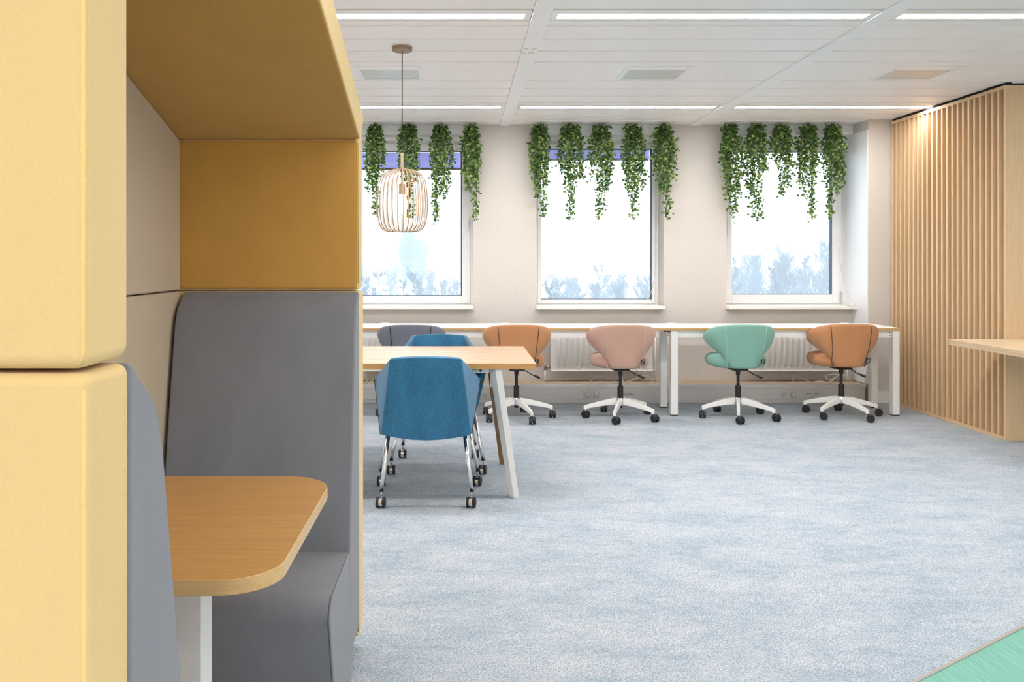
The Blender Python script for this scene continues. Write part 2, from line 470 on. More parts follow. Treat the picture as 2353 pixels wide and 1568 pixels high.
M['cord'] = plain('white_cable', (.68, .66, .63), .5)
M['blackcord'] = plain('black_cord', (.015, .013, .012), .7)
M['bulb'] = emit('warm_bulb', (1, .72, .38), 16)
M['tube'] = emit('luminous_strip', TUBE_COL, TUBE)
M['tube_dim'] = emit('dimmed_luminous_strip', TUBE_COL, TUBE * .55)
M['twig'] = plain('twig', (.10, .13, .05), .8)
M['gasket'] = plain('dark_blue_gasket', (.03, .05, .10), .4)
M['outbar'] = plain('rust_brown_bar', (.25, .15, .13), .6)
M['tagwhite'] = plain('woven_white_thread', (.5, .5, .5), .9)

M['strip'] = plain('satin_strip', (.33, .31, .27), .4)
# ------------------------------------------------------------------ room shell
XL, XR, YB, YF = -4.6, 6.6, -5.0, 8.62
floor = struct(MB().box(XL, XR, YB, YF, -.12, 0).build('floor', M['carpet']))
# mint floor field beyond a diagonal metal strip
dirv = Vector((.589, .4)).normalized()
A0 = Vector((1.422, 2.704))
def dl(t): return A0 + dirv * t
p0, p1 = dl(-.9), dl(3.0)
inl = MB(); inl.prism([(p0.x, p0.y), (p1.x, p1.y), (p1.x, 1.2), (p0.x, 1.2)], 'Z', .0006, .004)
inl.build('floor_inlay', M['vinyl'], floor, label='mint green striped vinyl field')
nrm = Vector((-dirv.y, dirv.x))
q = [p0 + nrm * .006, p1 + nrm * .006, p1 - nrm * .006, p0 - nrm * .006]
MB().prism([(v.x, v.y) for v in q], 'Z', .0006, .0065).build('floor_strip', M['strip'], floor, label='thin metal transition strip')

WY = 8.32
OPEN = [(-1.085, .129), (.732, 1.951), (2.547, 3.757)]
SILLZ, HEADZ = .865, 2.514
wall = MB()
edges = [XL] + [e for o in OPEN for e in o]
wall.box(XL, OPEN[0][0], WY, YF, 0, CEIL)
wall.box(OPEN[0][1], OPEN[1][0], WY, YF, 0, CEIL)
wall.box(OPEN[1][1], OPEN[2][0], WY, YF, 0, CEIL)
for (a, b) in OPEN:
    wall.box(a, b, WY, YF, 0, SILLZ)
wall_back = struct(wall.build('wall_back', M['wall']))
struct(MB().box(3.757, XR, 8.01, YF, 0, CEIL).build('wall_pier', M['wall']))
struct(MB().box(XL - .15, XL, YB, YF, 0, CEIL).build('wall_left', M['smoothwall']))
struct(MB().box(XR, XR + .15, YB, YF, 0, CEIL).build('wall_right', M['smoothwall']))
struct(MB().box(XL - .15, XR + .15, YB - .15, YB, 0, CEIL).build('wall_rear', M['smoothwall']))
struct(MB().box(3.757 + .01, 3.957 + .3, 7.995, 8.009, 0, .105).build('baseboard_right', M['white'], bevel=.003))

struct(MB().box(3.749, 3.7565, 8.012, 8.60, .17, HEADZ).build('trim_8', M['frame']))
# stepped lintel over each window (three receding white boards)
n = 1
for (a, b) in OPEN:
    g = MB()
    g.box(a, b, 8.32, 8.62, HEADZ, CEIL)
    t1 = struct(g.build('trim_%d' % n, M['frame'])); n += 1
    MB().box(a, b, 8.43, 8.62, 2.474, HEADZ - .0005).build('lintel_board', M['frame'], t1, bevel=.002)
    MB().box(a, b, 8.41, 8.43, 2.505, HEADZ - .0005).build('lintel_bead', M['frame'], t1)

# ceiling: slab, long metal panels, beams
ceil = struct(MB().box(XL, XR, YB, YF, CEIL + .02, CEIL + .15).build('ceiling', M['gap']))
MB().box(XL, XR, YB, 3.9, CEIL, CEIL + .02).build('ceiling_field', M['ceiling'], ceil, label='plain white ceiling part')
JO = [3.9, 4.2, 4.5, 4.802, 5.094, 5.386, 5.676, 6.26, 6.56, 6.86, 7.16, 7.46, 7.76, 8.05, 8.32]
for bi, (a, b) in enumerate(BAYX):
    for i in range(len(JO) - 1):
        y0, y1 = JO[i], JO[i + 1]
        if abs(y0 - 4.5) < .01: y0 = 4.697
        if abs(y0 - 7.16) < .01: y1 = 7.267
        if b > 3.757 and y1 > 8.01:
            if y0 >= 8.0 and a > 3.757: continue
            if y1 > 8.1: pass
        g = 0.006; c = .004; dr = .0035
        x0, x1, y0, y1 = a + .002, b - .002, y0 + g, y1 - g
        pm = MB()
        pm.add([(x0, y0, CEIL + .018), (x1, y0, CEIL + .018), (x1, y1, CEIL + .018), (x0, y1, CEIL + .018),
                (x0, y0, CEIL + .004), (x1, y0, CEIL + .004), (x1, y1, CEIL + .006), (x0, y1, CEIL + .006),
                (x0, y0 + .002, CEIL - dr), (x1, y0 + .002, CEIL - dr), (x1, y1 - c, CEIL), (x0, y1 - c, CEIL)],
               [(0, 1, 2, 3), (0, 4, 5, 1), (1, 5, 6, 2), (2, 6, 7, 3), (3, 7, 4, 0), (4, 8, 9, 5), (6, 10, 11, 7), (5, 9, 10, 6), (7, 11, 8, 4), (8, 11, 10, 9)])
        pm.build('ceiling_panel', M['ceiling'], ceil)
BEAMX = [(-3.25, -3.15), (-1.435, -1.335), (.38, .48), (2.195, 2.295), (4.01, 4.11)]
for (a, b) in BEAMX:
    MB().box(a, b, 3.9, 8.32 if b < 3.7 else 8.0, CEIL - .010, CEIL + .019).build('ceiling_beam', M['beam'], ceil, bevel=.002)
# scuffed tape residue on the second beam
bmk = MB()
for (u, w, y) in ((.012, .024, 5.285), (.056, .03, 5.29), (.010, .02, 5.40), (.040, .04, 5.385)):
    bmk.box(.38 + u, .38 + u + w, y, y + .012, CEIL - .0106, CEIL - .0099)
bmk.build('tape_residue', plain('beige_tape', (.56, .50, .42), .8), ceil, label='beige tape residue on the beam')

LABEL_BAY = {0: 'far left', 1: 'left', 2: 'middle', 3: 'right'}
for row, (f0, f1, l0, l1) in enumerate(((4.509, 4.694, 4.575, 4.658), (7.27, 7.457, 7.31, 7.41))):
    for bi in (0, 1, 2, 3):
        a, b = BAYX[bi]
        b2 = b if not (bi == 3 and row == 1) else 4.005
        lab = '%s luminous strip light in the ceiling row %s the windows, %s bay' % ('long white', 'nearest' if row else 'farthest from', LABEL_BAY[bi])
        t = thing('ceiling_light', lab, 'ceiling light', (0.5 * (a + b2), .5 * (f0 + f1), CEIL), 0, 'recessed ceiling strip lights')
        h = MB()
        z0, z1 = CEIL - .002, CEIL + .018
        x0, x1 = a + .004, b2 - .004
        d0, d1 = x0 + .033, x1 - .033
        h.box(x0, x1, f0, l0, z0, z1).box(x0, x1, l1, f1, z0, z1).box(x0, d0, l0, l1, z0, z1).box(d1, x1, l0, l1, z0, z1)
        h.build('housing', M['white'], t)
        MB().box(d0, d1, l0, l1, CEIL + .002, CEIL + .012).build('diffuser', M['tube_dim' if row else 'tube'], t, label='glowing white diffuser')
# grilles
VN = {0: 'behind the pendant lamp', 1: 'in the middle ceiling bay', 2: 'next to the slatted partition'}
for i, cx in enumerate((-.482, 1.34, 3.147)):
    t = thing('ceiling_vent', 'square perforated ceiling grille with white frame ' + VN[i], 'air vent', (cx, 6.01, CEIL), 0, 'perforated ceiling grilles')
    s = .228; w = .034
    f = MB(); z0, z1 = CEIL - .006, CEIL + .012
    for (x0, x1, y0, y1) in ((cx - s, cx + s, 6.01 - s, 6.01 - s + w), (cx - s, cx + s, 6.01 + s - w, 6.01 + s), (cx - s, cx - s + w, 6.01 - s + w, 6.01 + s - w), (cx + s - w, cx + s, 6.01 - s + w, 6.01 + s - w)):
        f.box(x0, x1, y0, y1, z0, z1)
    f.build('frame', M['frame'], t)
    MB().box(cx - s + w, cx + s - w, 6.01 - s + w, 6.01 + s - w, CEIL - .002, CEIL + .006).build('perforated_plate', M['grille'], t)
for (x, y, r, lb) in ((.05, 5.99, .04, 'flat white ceiling detector disc right of the pendant lamp'), (1.845, 6.01, .018, 'small white ceiling sensor right of the middle grille'), (3.665, 6.02, .045, 'flat white ceiling detector disc above the slatted partition')):
    t = thing('ceiling_sensor', lb, 'sensor', (x, y, CEIL), 0)
    MB().lathe([(r, CEIL + .001), (r, CEIL - .006), (r * .8, CEIL - .010)], x, y, 24).build('disc', M['ceiling'], t, auto=40)
    MB().lathe([(.006, CEIL - .009), (.005, CEIL - .014)], x, y, 10).build('sensor_eye', M['white'], t)

# ------------------------------------------------------------------ windows
def window(num, a, b, gx0, gx1, gz0, gz1, fy=8.57, screen=None, sash=True, handle=None, sill=None):
    w = bpy.data.objects.new('window_%d' % num, None); COL.objects.link(w); w.location = ((a + b) / 2, fy, SILLZ); struct(w)
    top = 2.474
    f = MB()
    f.box(a, a + .03, fy, fy + .05, SILLZ, top).box(b - .03, b, fy, fy + .05, SILLZ, top)
    f.box(a + .03, b - .03, fy, fy + .05, SILLZ, SILLZ + .02).box(a + .03, b - .03, fy, fy + .05, top - .02, top)
    f.build('window_frame', M['frame'], w, bevel=.003)
    s = MB(); y0, y1 = fy - .012, fy + .045
    sx0, sx1, sz0, sz1 = a + .031, b - .031, SILLZ + .021, top - .021
    s.box(sx0, gx0, y0, y1, sz0, sz1).box(gx1, sx1, y0, y1, sz0, sz1).box(gx0, gx1, y0, y1, sz0, gz0).box(gx0, gx1, y0, y1, gz1, sz1)
    s.build('sash', M['frame'], w, bevel=.003)
    g = MB()
    g.box(gx1 - .010, gx1, y0 + .012, y1, gz0, gz1).box(gx0, gx1, y0 + .012, y1, gz0, gz0 + .006).box(gx0, gx1, y0 + .012, y1, gz1 - .004, gz1)
    g.build('gasket', M['gasket'], w, label='dark blue rubber gasket')
    MB().box(gx0, gx1, fy + .02, fy + .026, gz0, gz1).build('pane', M['glass'], w)
    if screen:
        sc0, sc1 = screen
        MB().box(gx0, gx1, fy + .10, fy + .104, sc0, sc1).build('sun_screen', M['screen'], w, label='lavender outdoor sun screen')
        MB().box(gx0, gx1, fy + .095, fy + .11, sc0 - .018, sc0).build('screen_rail', M['outbar'] if num == 1 else M['alu'], w)
        MB().box(a, b, fy + .09, fy + .2, sc1 + .02, sc1 + .05).build('screen_case', M['outbar'], w)
    x0, x1 = sill
    MB().box(x0, x1, 8.215, fy + .01, .846, .8785).build('window_sill', M['sill'], w, bevel=.004)
    if handle:
        hx, hz0, hz1 = handle
        hm = MB().box(hx - .014, hx + .014, fy - .022, fy - .012, hz0 - .03, hz1 - .02).box(hx - .009, hx + .009, fy - .05, fy - .034, hz0, hz1).box(hx - .007, hx + .007, fy - .036, fy - .02, hz1 - .03, hz1 - .012)
        hm.build('window_handle', M['frame'] if num == 1 else M['trunk'], w, bevel=.003)
    return w
W1 = window(1, -1.085, .129, -.99, .017, .963, 2.385, screen=(2.232, 2.385), handle=(.078, 1.62, 1.73), sill=(-1.10, .127))
W2 = window(2, .732, 1.951, .799, 1.887, .929, 2.407, screen=(2.325, 2.412), sill=(.725, 1.94))
W3 = window(3, 2.547, 3.757, 2.674, 3.66, .976, 2.381, handle=(2.612, 1.57, 1.81), sill=(2.538, 3.7485))
hg = MB().tube([P(1934, 672, 8.545), P(1934, 699, 8.545)], .008, 10)
hg.build('hinge', M['alu'], W3, auto=40)
# dark shutter-lock mark at the upper right of window three
MB().tube([P(1934, 326, 8.52), P(1934, 338, 8.52)], .006, 8).build('hinge', M['dark'], W3)

# pull cords
def cordthing(label, pts, knob):
    t = thing('blind_cord', label, 'cord', tuple(pts[0]))
    MB().tube(curve_pts(pts, 8), .0022, 6).build('cord', M['trunk'], t, smooth=True)
    MB().lathe([(.003, knob.z + .022), (.010, knob.z + .012), (.010, knob.z - .012), (.003, knob.z - .022)], knob.x, knob.y, 10).build('cord_knob', M['frame'], t, auto=50)
cordthing('thin grey blind cord trailing over the middle window sill',
          [P(1508, 335, 8.5), P(1508.5, 450, 8.5), P(1508, 567, 8.5), P(1505, 620, 8.48), P(1499, 662, 8.45), P(1490, 684, 8.42), P(1482, 690, 8.40), P(1491, 688, 8.36), P(1499, 694, 8.33), P(1494, 701.5, 8.30), P(1484, 703, 8.28)], P(1508, 567, 8.5))
cordthing('thin grey blind cord hanging beside the right window, looped end',
          [P(1927.5, 380, 8.5), P(1927.5, 480, 8.5), P(1928, 565, 8.5), P(1932, 610, 8.45), P(1940, 650, 8.40), P(1955, 690, 8.32), P(1965, 701, 8.20), P(1960, 704.5, 8.18), P(1945, 702, 8.18)], P(1928, 565, 8.5))

# ------------------------------------------------------------------ cable trunking, sockets, radiators
tr = MB(); tr.box(XL, 3.73, 8.01, WY - .002, 0, .135, 0)
TR = struct(tr.build('trim_7', M['trunk'], bevel=.003))
MB().box(XL, 3.735, 8.005, 8.035, .1355, .169).build('trunking_lid', M['trunk'], TR, bevel=.004)
MB().box(XL, 3.73, 8.0355, WY - .002, .1355, .166).build('trunking_top', M['trunktop'], TR, label='dusty beige top of the trunking')
MB().box(XL, 3.73, 8.006, 8.0095, .028, .032).build('trunking_lip', M['trunk'], TR)
M['socket'] = plain('socket_plastic', (.60, .585, .565), .4)
M['groove'] = plain('socket_groove', (.22, .215, .21), .6)
def socket(px0, px1, py0, py1, label, plugs=()):
    Y = 8.01
    a, b = P(px0, py1, Y), P(px1, py0, Y)
    t = thing('power_socket', label, 'socket', ((a.x + b.x) / 2, Y, a.z))
    MB().box(a.x, b.x, Y - .008, Y - .0005, a.z, b.z).build('cover_plate', M['socket'], t, bevel=.003)
    w = (b.x - a.x) / 2; zc = (a.z + b.z) / 2
    for k in (0, 1):
        cx = a.x + w * (k + .5); s = .026
        MB().box(cx - s, cx + s, Y - .0105, Y - .008, zc - s, zc + s).build('insert', M['socket'], t, bevel=.001)
        MB().lathe([(.0205, Y - .0112), (.0205, Y - .0104), (.017, Y - .0104), (.017, Y - .0112), (.0205, Y - .0112)], cx, 0, 24, axis='Y', cz=zc, caps=False).build('earth_ring', M['groove'], t)
        if k not in plugs:
            MB().lathe([(.003, Y - .0115), (.003, Y - .0100)], cx - .0095, 0, 8, axis='Y', cz=zc).lathe([(.003, Y - .0115), (.003, Y - .0100)], cx + .0095, 0, 8, axis='Y', cz=zc).build('pin_holes', M['black'], t)
    return t, zc
def dataport(px0, px1, py0, py1, label):
    Y = 8.01
    a, b = P(px0, py1, Y), P(px1, py0, Y)
    t = thing('data_outlet', label, 'outlet', ((a.x + b.x) / 2, Y, a.z))
    w = (b.x - a.x) / 2; zc = (a.z + b.z) / 2
    for k in (0, 1):
        MB().box(a.x + w * k + .001, a.x + w * (k + 1) - .001, Y - .008, Y - .0005, a.z, b.z).build('cover_plate', M['socket'], t, bevel=.003)
        cx = a.x + w * (k + .5)
        for sx in (-1, 1):
            MB().box(cx + sx * .011 - .009, cx + sx * .011 + .009, Y - .0095, Y - .0082, zc - .016, zc - .002).build('port_flap', M['trunk'], t, bevel=.0008)
            MB().box(cx + sx * .011 - .009, cx + sx * .011 + .009, Y - .0088, Y - .0079, zc + .001, zc + .014).build('port_label', M['groove'], t)
socket(1341, 1378.5, 898.5, 918, 'double wall socket with two white plugs beside the pink chair', (0, 1))
socket(1792, 1829.5, 897.5, 917, 'double wall socket with one white plug left of the rightmost chair', (1,))
socket(1104, 1140.5, 902, 919, 'double wall socket without plugs behind the white table leg')
dataport(1427, 1456, 898, 917, 'double data outlet partly behind the pink chair column')
dataport(1848.5, 1885, 897.5, 916, 'double data outlet just left of the rightmost chair column')
def cable(label, ctrl, plug=None):
    pts = [P(*c) for c in ctrl]
    t = thing('power_cable', label, 'cable', tuple(pts[0]))
    MB().tube(curve_pts(pts, 7), .0032, 7).build('cord', M['cord'], t, smooth=True)
    if plug:
        p = P(*plug)
        MB().lathe([(.012, p.y - .034), (.0165, p.y - .026), (.0165, p.y - .003)], p.x, 0, 16, axis='Y', cz=p.z).build('plug', M['cord'], t, auto=50)
        MB().tube([(p.x, p.y - .024, p.z), (p.x, p.y - .024, p.z + .022), (p.x, p.y - .022, p.z + .046)], [.011, .0085, .0045], 10).build('plug_neck', M['cord'], t, smooth=True)
cable('white power cable arching high from the left plug by the pink chair',
      [(1350.6, 896.5, 7.975), (1351.5, 886, 7.97), (1360, 873, 7.97), (1375, 864.7, 7.99), (1392, 869.5, 8.03), (1410, 877, 8.06), (1424, 880.5, 8.09), (1436, 878, 8.10), (1456, 873, 8.12), (1478, 863.5, 8.14), (1496, 868.5, 8.15), (1513, 877, 8.16)], (1350.6, 907.5, 8.002))
cable('white power cable arching low from the right plug by the pink chair',
      [(1369, 896.5, 7.975), (1370, 885, 7.975), (1377, 877.5, 7.99), (1395, 880.5, 8.03), (1412, 880.5, 8.07), (1426, 879, 8.10), (1432, 876, 8.12), (1428, 868, 8.13), (1424, 860, 8.13)], (1369, 907.5, 8.002))
cable('white power cable rising from the plug left of the rightmost chair, lying on the trunking',
      [(1821.5, 896, 7.975), (1823, 884, 7.975), (1821.5, 872, 7.975), (1828, 866.5, 8.0), (1842, 867.5, 8.04), (1856, 876, 8.08), (1868, 878.4, 8.1), (1884, 876, 8.1), (1903, 879, 8.1), (1914, 872, 8.12), (1926, 863.5, 8.14), (1938, 864, 8.16), (1946, 869, 8.18), (1952, 868, 8.2)], (1821.5, 907, 8.002))
cable('grey cable loop hanging behind the rightmost chair column',
      [(1948, 865, 8.2), (1935, 861.5, 8.2), (1915, 860.5, 8.2), (1900, 862.5, 8.2), (1898, 867.5, 8.19), (1906, 873, 8.17), (1916, 876.5, 8.15)])
cable('white cable hanging below the desk rail between the pink chair and the desk leg',
      [(1463, 848, 8.12), (1468, 855, 8.12), (1476, 858.5, 8.12), (1485, 853, 8.12), (1492, 846.5, 8.12), (1502, 849, 8.12), (1513, 855.5, 8.12)])
cable('white cable curling on the trunking right of the white desk legs',
      [(1553, 860, 8.12), (1561, 870, 8.12), (1567, 877, 8.11), (1562, 880.5, 8.10), (1545, 880, 8.09), (1531, 878, 8.09), (1527, 871, 8.10), (1531, 866, 8.12)])
cable('white cable dropping under the left end of the desks behind the booth',
      [(838, 852, 8.05), (840, 866, 8.06), (845, 878, 8.07), (850, 880.5, 8.09), (858, 872, 8.10), (868, 869, 8.12)])
cable('white cable running along the trunking behind the white table leg',
      [(1170, 848, 8.12), (1170, 862, 8.12), (1175, 874, 8.12), (1184, 881, 8.09), (1168, 881.5, 8.08), (1145, 881, 8.08), (1128, 881.5, 8.08), (1120, 880, 8.10)])

def radiator(x0, x1, label, z0=.2686, z1=.70, valve=None, pipes=()):
    t = thing('radiator', label, 'radiator', ((x0 + x1) / 2, 8.22, z0))
    Y = 8.205
    n = int((x1 - x0 - .06) / .054)
    xs = []
    st = x0 + .03 + ((x1 - x0 - .06) - n * .054) / 2
    prof = [(x0, Y)]
    d = .016
    for k in range(n):
        c = st + k * .054
        prof += [(c + .006, Y), (c + .016, Y - d), (c + .036, Y - d), (c + .046, Y)]
    prof.append((x1, Y))
    poly = prof + [(x1, Y + .05), (x0, Y + .05)]
    body = MB()
    # fluted panel: flutes between flat top and bottom margins
    m = len(prof)
    vs, fs = [], []
    flat = [(p[0], Y) for p in prof]
    lev = [(z0, flat), (z0 + .045, flat), (z0 + .062, prof), (z1 - .028, prof), (z1 - .012, flat), (z1, flat)]
    for (z, pr) in lev:
        vs += [(p[0], p[1], z) for p in pr]
    for i in range(len(lev) - 1):
        for k in range(m - 1):
            fs.append((i * m + k, i * m + k + 1, (i + 1) * m + k + 1, (i + 1) * m + k))
    body.add(vs, fs)
    body.build('fluted_panel', M['radiator'], t, auto=60)
    MB().box(x0, x1, Y + .0005, Y + .055, z0, z1).build('back_casing', M['radiator'], t, bevel=.006)
    MB().box(x0 - .002, x1 + .002, Y - .010, Y - .0005, z0 - .004, z0 + .008).build('lower_rim', M['radiator'], t, bevel=.003)
    if valve:
        vm = MB()
        z = valve[1]; x = valve[0]
        vm.tube([(x0, Y + .02, z), (x, Y + .02, z)], .008, 10).lathe([(.013, x + .012), (.016, x + .02), (.016, x + .034), (.012, x + .04)], 0, Y + .02, 10, axis='X', cz=z).tube([(x, Y + .02, z + .012), (x, Y + .02, z - .03)], .011, 10)
        vm.build('valve', M['steel'], t, auto=50)
        MB().tube([(x, Y + .02, z - .03), (x, Y + .02, .17)], .009, 10).build('pipe', M['radiator'], t, smooth=True)
    for (px, zt) in pipes:
        MB().tube([(px, Y + .02, zt), (px, Y + .02, .17)], .010, 10).build('pipe', M['radiator'], t, smooth=True)
    return t
radiator(-.957, .02, 'white fluted radiator below the left window, mostly behind the blue chairs', pipes=((.05, .30),))
radiator(.857, 1.816, 'white fluted radiator below the middle window behind the pink chair', valve=(.805, .303), pipes=((1.845, .60),))
radiator(2.672, 3.625, 'white fluted radiator below the right window behind the mint chair', pipes=((3.658, .30),))

# ------------------------------------------------------------------ slatted partition on the right
px, py0, py1, ptop = 3.957, 6.313, 7.985, 2.585
pt = thing('slatted_partition', 'pale oak partition box with vertical slats facing the room', 'partition', (px, py0, 0))
MB().box(px, 6.2, py0, py0 + .024, 0, ptop).build('end_panel', M['pale_oak'], pt, bevel=.0015)
MB().box(px + .062, px + .08, py0 + .0245, py1, .0, ptop - .001).build('back_panel', M['pale_oak'], pt)
MB().box(px, px + .0615, py0 + .0245, py1, ptop - .026, ptop).build('top_rail', M['pale_oak_y'], pt, bevel=.001)
MB().box(px, px + .0615, py0 + .0245, py1, 0, .027).build('bottom_rail', M['pale_oak_y'], pt, bevel=.001)
NS = 22
pitch = (py1 - py0 - .024) / NS
slat = None
for k in range(NS):
    y = py0 + .024 + pitch * (k + 1) - .023
    if slat is None:
        slat = MB().box(px, px + .0615, y, y + .023, .0275, ptop - .0265).build('slat', M['pale_oak'], pt, bevel=.001)
        yb = y
    else:
        c = slat.copy(); COL.objects.link(c); c.parent = pt; c.location = (0, y - yb, 0)
MB().box(px + .012, 6.18, py0 + .012, py1, ptop + .0005, CEIL - .0005).build('shadow_gap', M['blackmat'], pt, label='black recessed joint under the ceiling')

# counter at the right edge
cx0, cy1, cz = 3.541, 6.312, .74
ct = thing('counter_table', 'pale oak counter top standing against the slatted partition end', 'table', (3.9, 5.4, 0))
top = MB(); top.box(cx0, 4.24, 5.36, cy1 - .002, cz - .042, cz)
to = top.build('counter_top', [M['counter_top'], M['counter_edge']], ct, bevel=.0015)
for p in to.data.polygons:
    p.material_index = 0 if abs(p.normal.z) > .5 else 1
for y in (5.40,):
    MB().box(4.14, 4.20, y, y + .06, 0, cz - .0425).build('leg', M['pale_oak'], ct, bevel=.002)

# ------------------------------------------------------------------ meeting booth, left
XO, XB = -.333, -.925
YN0, YN1, YF0, YF1 = .777, .880, 2.883, 3.0
SEAM = 1.21
RID = 1.89
bt = thing('meeting_booth', 'upholstered yellow meeting booth with gabled roof and grey facing benches', 'booth', (-.66, RID, 0))
XBO = XB - .10
ez, eo = 1.709, 1.796           # eave inner and outer height
rz_i, rz_o = ez + .262 * (YF0 - RID), eo + .27 * (YF1 - RID)
def eave(y):
    return ez + (eo - ez) * (abs(y - RID) - (YF0 - RID)) / (YF1 - YF0)
def padded(m, name, mat, **kw):
    return m.build(name, mat, bt, bevel=kw.pop('bevel', .014), bseg=4, **kw)
# lower panels
lo = dict(bevel=.012)
padded(MB().box(XBO, XO, YN0, YN1, .035, SEAM - .002), 'lower_near_panel', M['yellow'], **lo)
padded(MB().box(XBO, XO, YF0, YF1, .06, SEAM - .002), 'lower_far_panel', M['yellow'], **lo)
padded(MB().box(XBO, XB, YN1 + .001, YF0 - .001, .035, SEAM - .002), 'lower_back_panel', M['beige'], bevel=.010)
# upper panels
ne = RID - (YF0 - RID)
padded(MB().prism([(YN0, SEAM + .002), (YN1, SEAM + .002), (YN1, ez + .02), (YN0, eo + .0)], 'X', XBO, XO), 'upper_near_panel', M['yellow'])
padded(MB().prism([(YF0, SEAM + .002), (YF1, SEAM + .002), (YF1, eo), (YF0, ez)], 'X', XBO, XO - .004), 'upper_far_panel', [M['yellow'], M['yellow_shaded']])
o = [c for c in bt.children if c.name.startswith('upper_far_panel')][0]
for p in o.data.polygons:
    p.material_index = 1 if p.normal.y < -.9 else 0  # inward face takes the felt colour with shade painted in
zr = lambda y: ez + .262 * ((YF0 - RID) - abs(y - RID))
padded(MB().prism([(YN1 + .001, SEAM + .002), (YF0 - .001, SEAM + .002), (YF0 - .001, ez), (RID, rz_i), (YN1 + .001, ez)], 'X', XBO, XB), 'upper_back_panel', M['beige'], bevel=.008)
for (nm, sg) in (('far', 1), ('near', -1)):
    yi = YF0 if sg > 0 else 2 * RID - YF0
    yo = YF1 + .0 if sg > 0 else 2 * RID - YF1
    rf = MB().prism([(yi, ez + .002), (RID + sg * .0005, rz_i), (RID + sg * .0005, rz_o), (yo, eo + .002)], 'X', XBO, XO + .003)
    ro = padded(rf, 'roof_panel', [M['yellow'], M['yellow_shaded']], bevel=.010)
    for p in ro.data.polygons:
        p.material_index = 1 if p.normal.z < -.5 else 0  # roof underside likewise carries painted shade
# piping along panel edges
def piping(pts, mat, r=.003, name='piping'):
    MB().tube(pts, r, 8).build(name, mat, bt, smooth=True)
for (z0, z1) in ((.06, SEAM - .018), (SEAM + .018, eo - .02)):
    piping([(XO - .009, YN0 + .006, z0 - .012), (XO - .0052, YN0 + .0048, z0), (XO - .0052, YN0 + .0048, z1), (XO - .009, YN0 + .006, z1 + .012)], M['seamyellow'], .0026)
stm = MB()
for yy in (YN0 + .021, YN1 - .016):
    for k in range(95):
        z = .06 + k * .0118
        stm.box(XO - .0006, XO + .0006, yy - .0004, yy + .0005, z, z + .0062)
st_o = stm.build('stitching', M['seamyellow'], bt); st_o['kind'] = 'stuff'
for (z0, z1) in ((.08, SEAM - .025), (SEAM + .025, ez - .01)):
    piping([(XO - .003, YF0 - .0005, z0), (XO - .003, YF0 - .0005, z1)], M['seamyellow'], .0022)

PROF = [(0, 1.2079), (.012, 1.2035), (.028, 1.190), (.044, 1.180), (.057, 1.170), (.0755, 1.155), (.090, 1.133), (.102, 1.10), (.109, 1.069), (.138, .936), (.166, .803), (.20, .62), (.238, .44), (.238, .10), (0, .10)]
SEAT = [(.02, .424), (.20, .424), (.56, .424), (.60, .419), (.626, .404), (.634, .38), (.628, .35), (.536, .10), (.49, .015), (.02, .015)]
for (nm, face, sg) in (('near', YN1, 1), ('far', YF0, -1)):
    b = MB().prism([(face + sg * (t + .0005), z) for t, z in PROF], 'X', XB + .012, XO - .001)
    b.build('backrest', M['greyfab'], bt, bevel=.007, bseg=3)
    s = MB().prism([(face + sg * (t + .18), z) for t, z in [(0, .424)] + [(t - .18, z) for t, z in SEAT[2:-1]] + [(0, .015)]], 'X', XB + .012, XO - .002)
    s.build('seat', M['greyfab'], bt, bevel=.012, bseg=3)
    pp = [(XO - .004, face + sg * (t - .004), z - .004) for t, z in PROF[1:13]]
    piping(curve_pts(pp, 3), M['seamgrey'], .0028, 'seam')
    ss = [(XO - .006, face + sg * (t - .002), z - .002) for t, z in SEAT[1:8]]
    piping(curve_pts(ss, 4), M['seamgrey'], .0024, 'seam')

# booth table
tb = thing('booth_table', 'honey oak table top with rounded corners on a white pedestal inside the booth', 'table', (-.62, 1.926, 0))
def rrect(x0, x1, y0, y1, r0, r1, n=10):
    pts = [(x0, y0)]
    for k in range(n + 1):
        a = -PI / 2 + PI / 2 * k / n; pts.append((x1 - r0 + r0 * math.cos(a), y0 + r0 + r0 * math.sin(a)))
    for k in range(n + 1):
        a = PI / 2 * k / n; pts.append((x1 - r1 + r1 * math.cos(a), y1 - r1 + r1 * math.sin(a)))
    pts.append((x0, y1)); return pts
tt = MB().prism(rrect(XB + .002, -.332, 1.553, 2.302, .105, .13), 'Z', .7105, .74).build('table_top', [M['booth_oak'], M['booth_edge']], tb, bevel=.002)
for p in tt.data.polygons:
    p.material_index = 0 if abs(p.normal.z) > .5 else 1
MB().box(-.80, -.552, 1.862, 1.94, .012, .71).build('pedestal', M['white'], tb, bevel=.004)
MB().box(-.90, -.42, 1.64, 2.18, 0, .012).build('base_plate', M['white'], tb, bevel=.003)

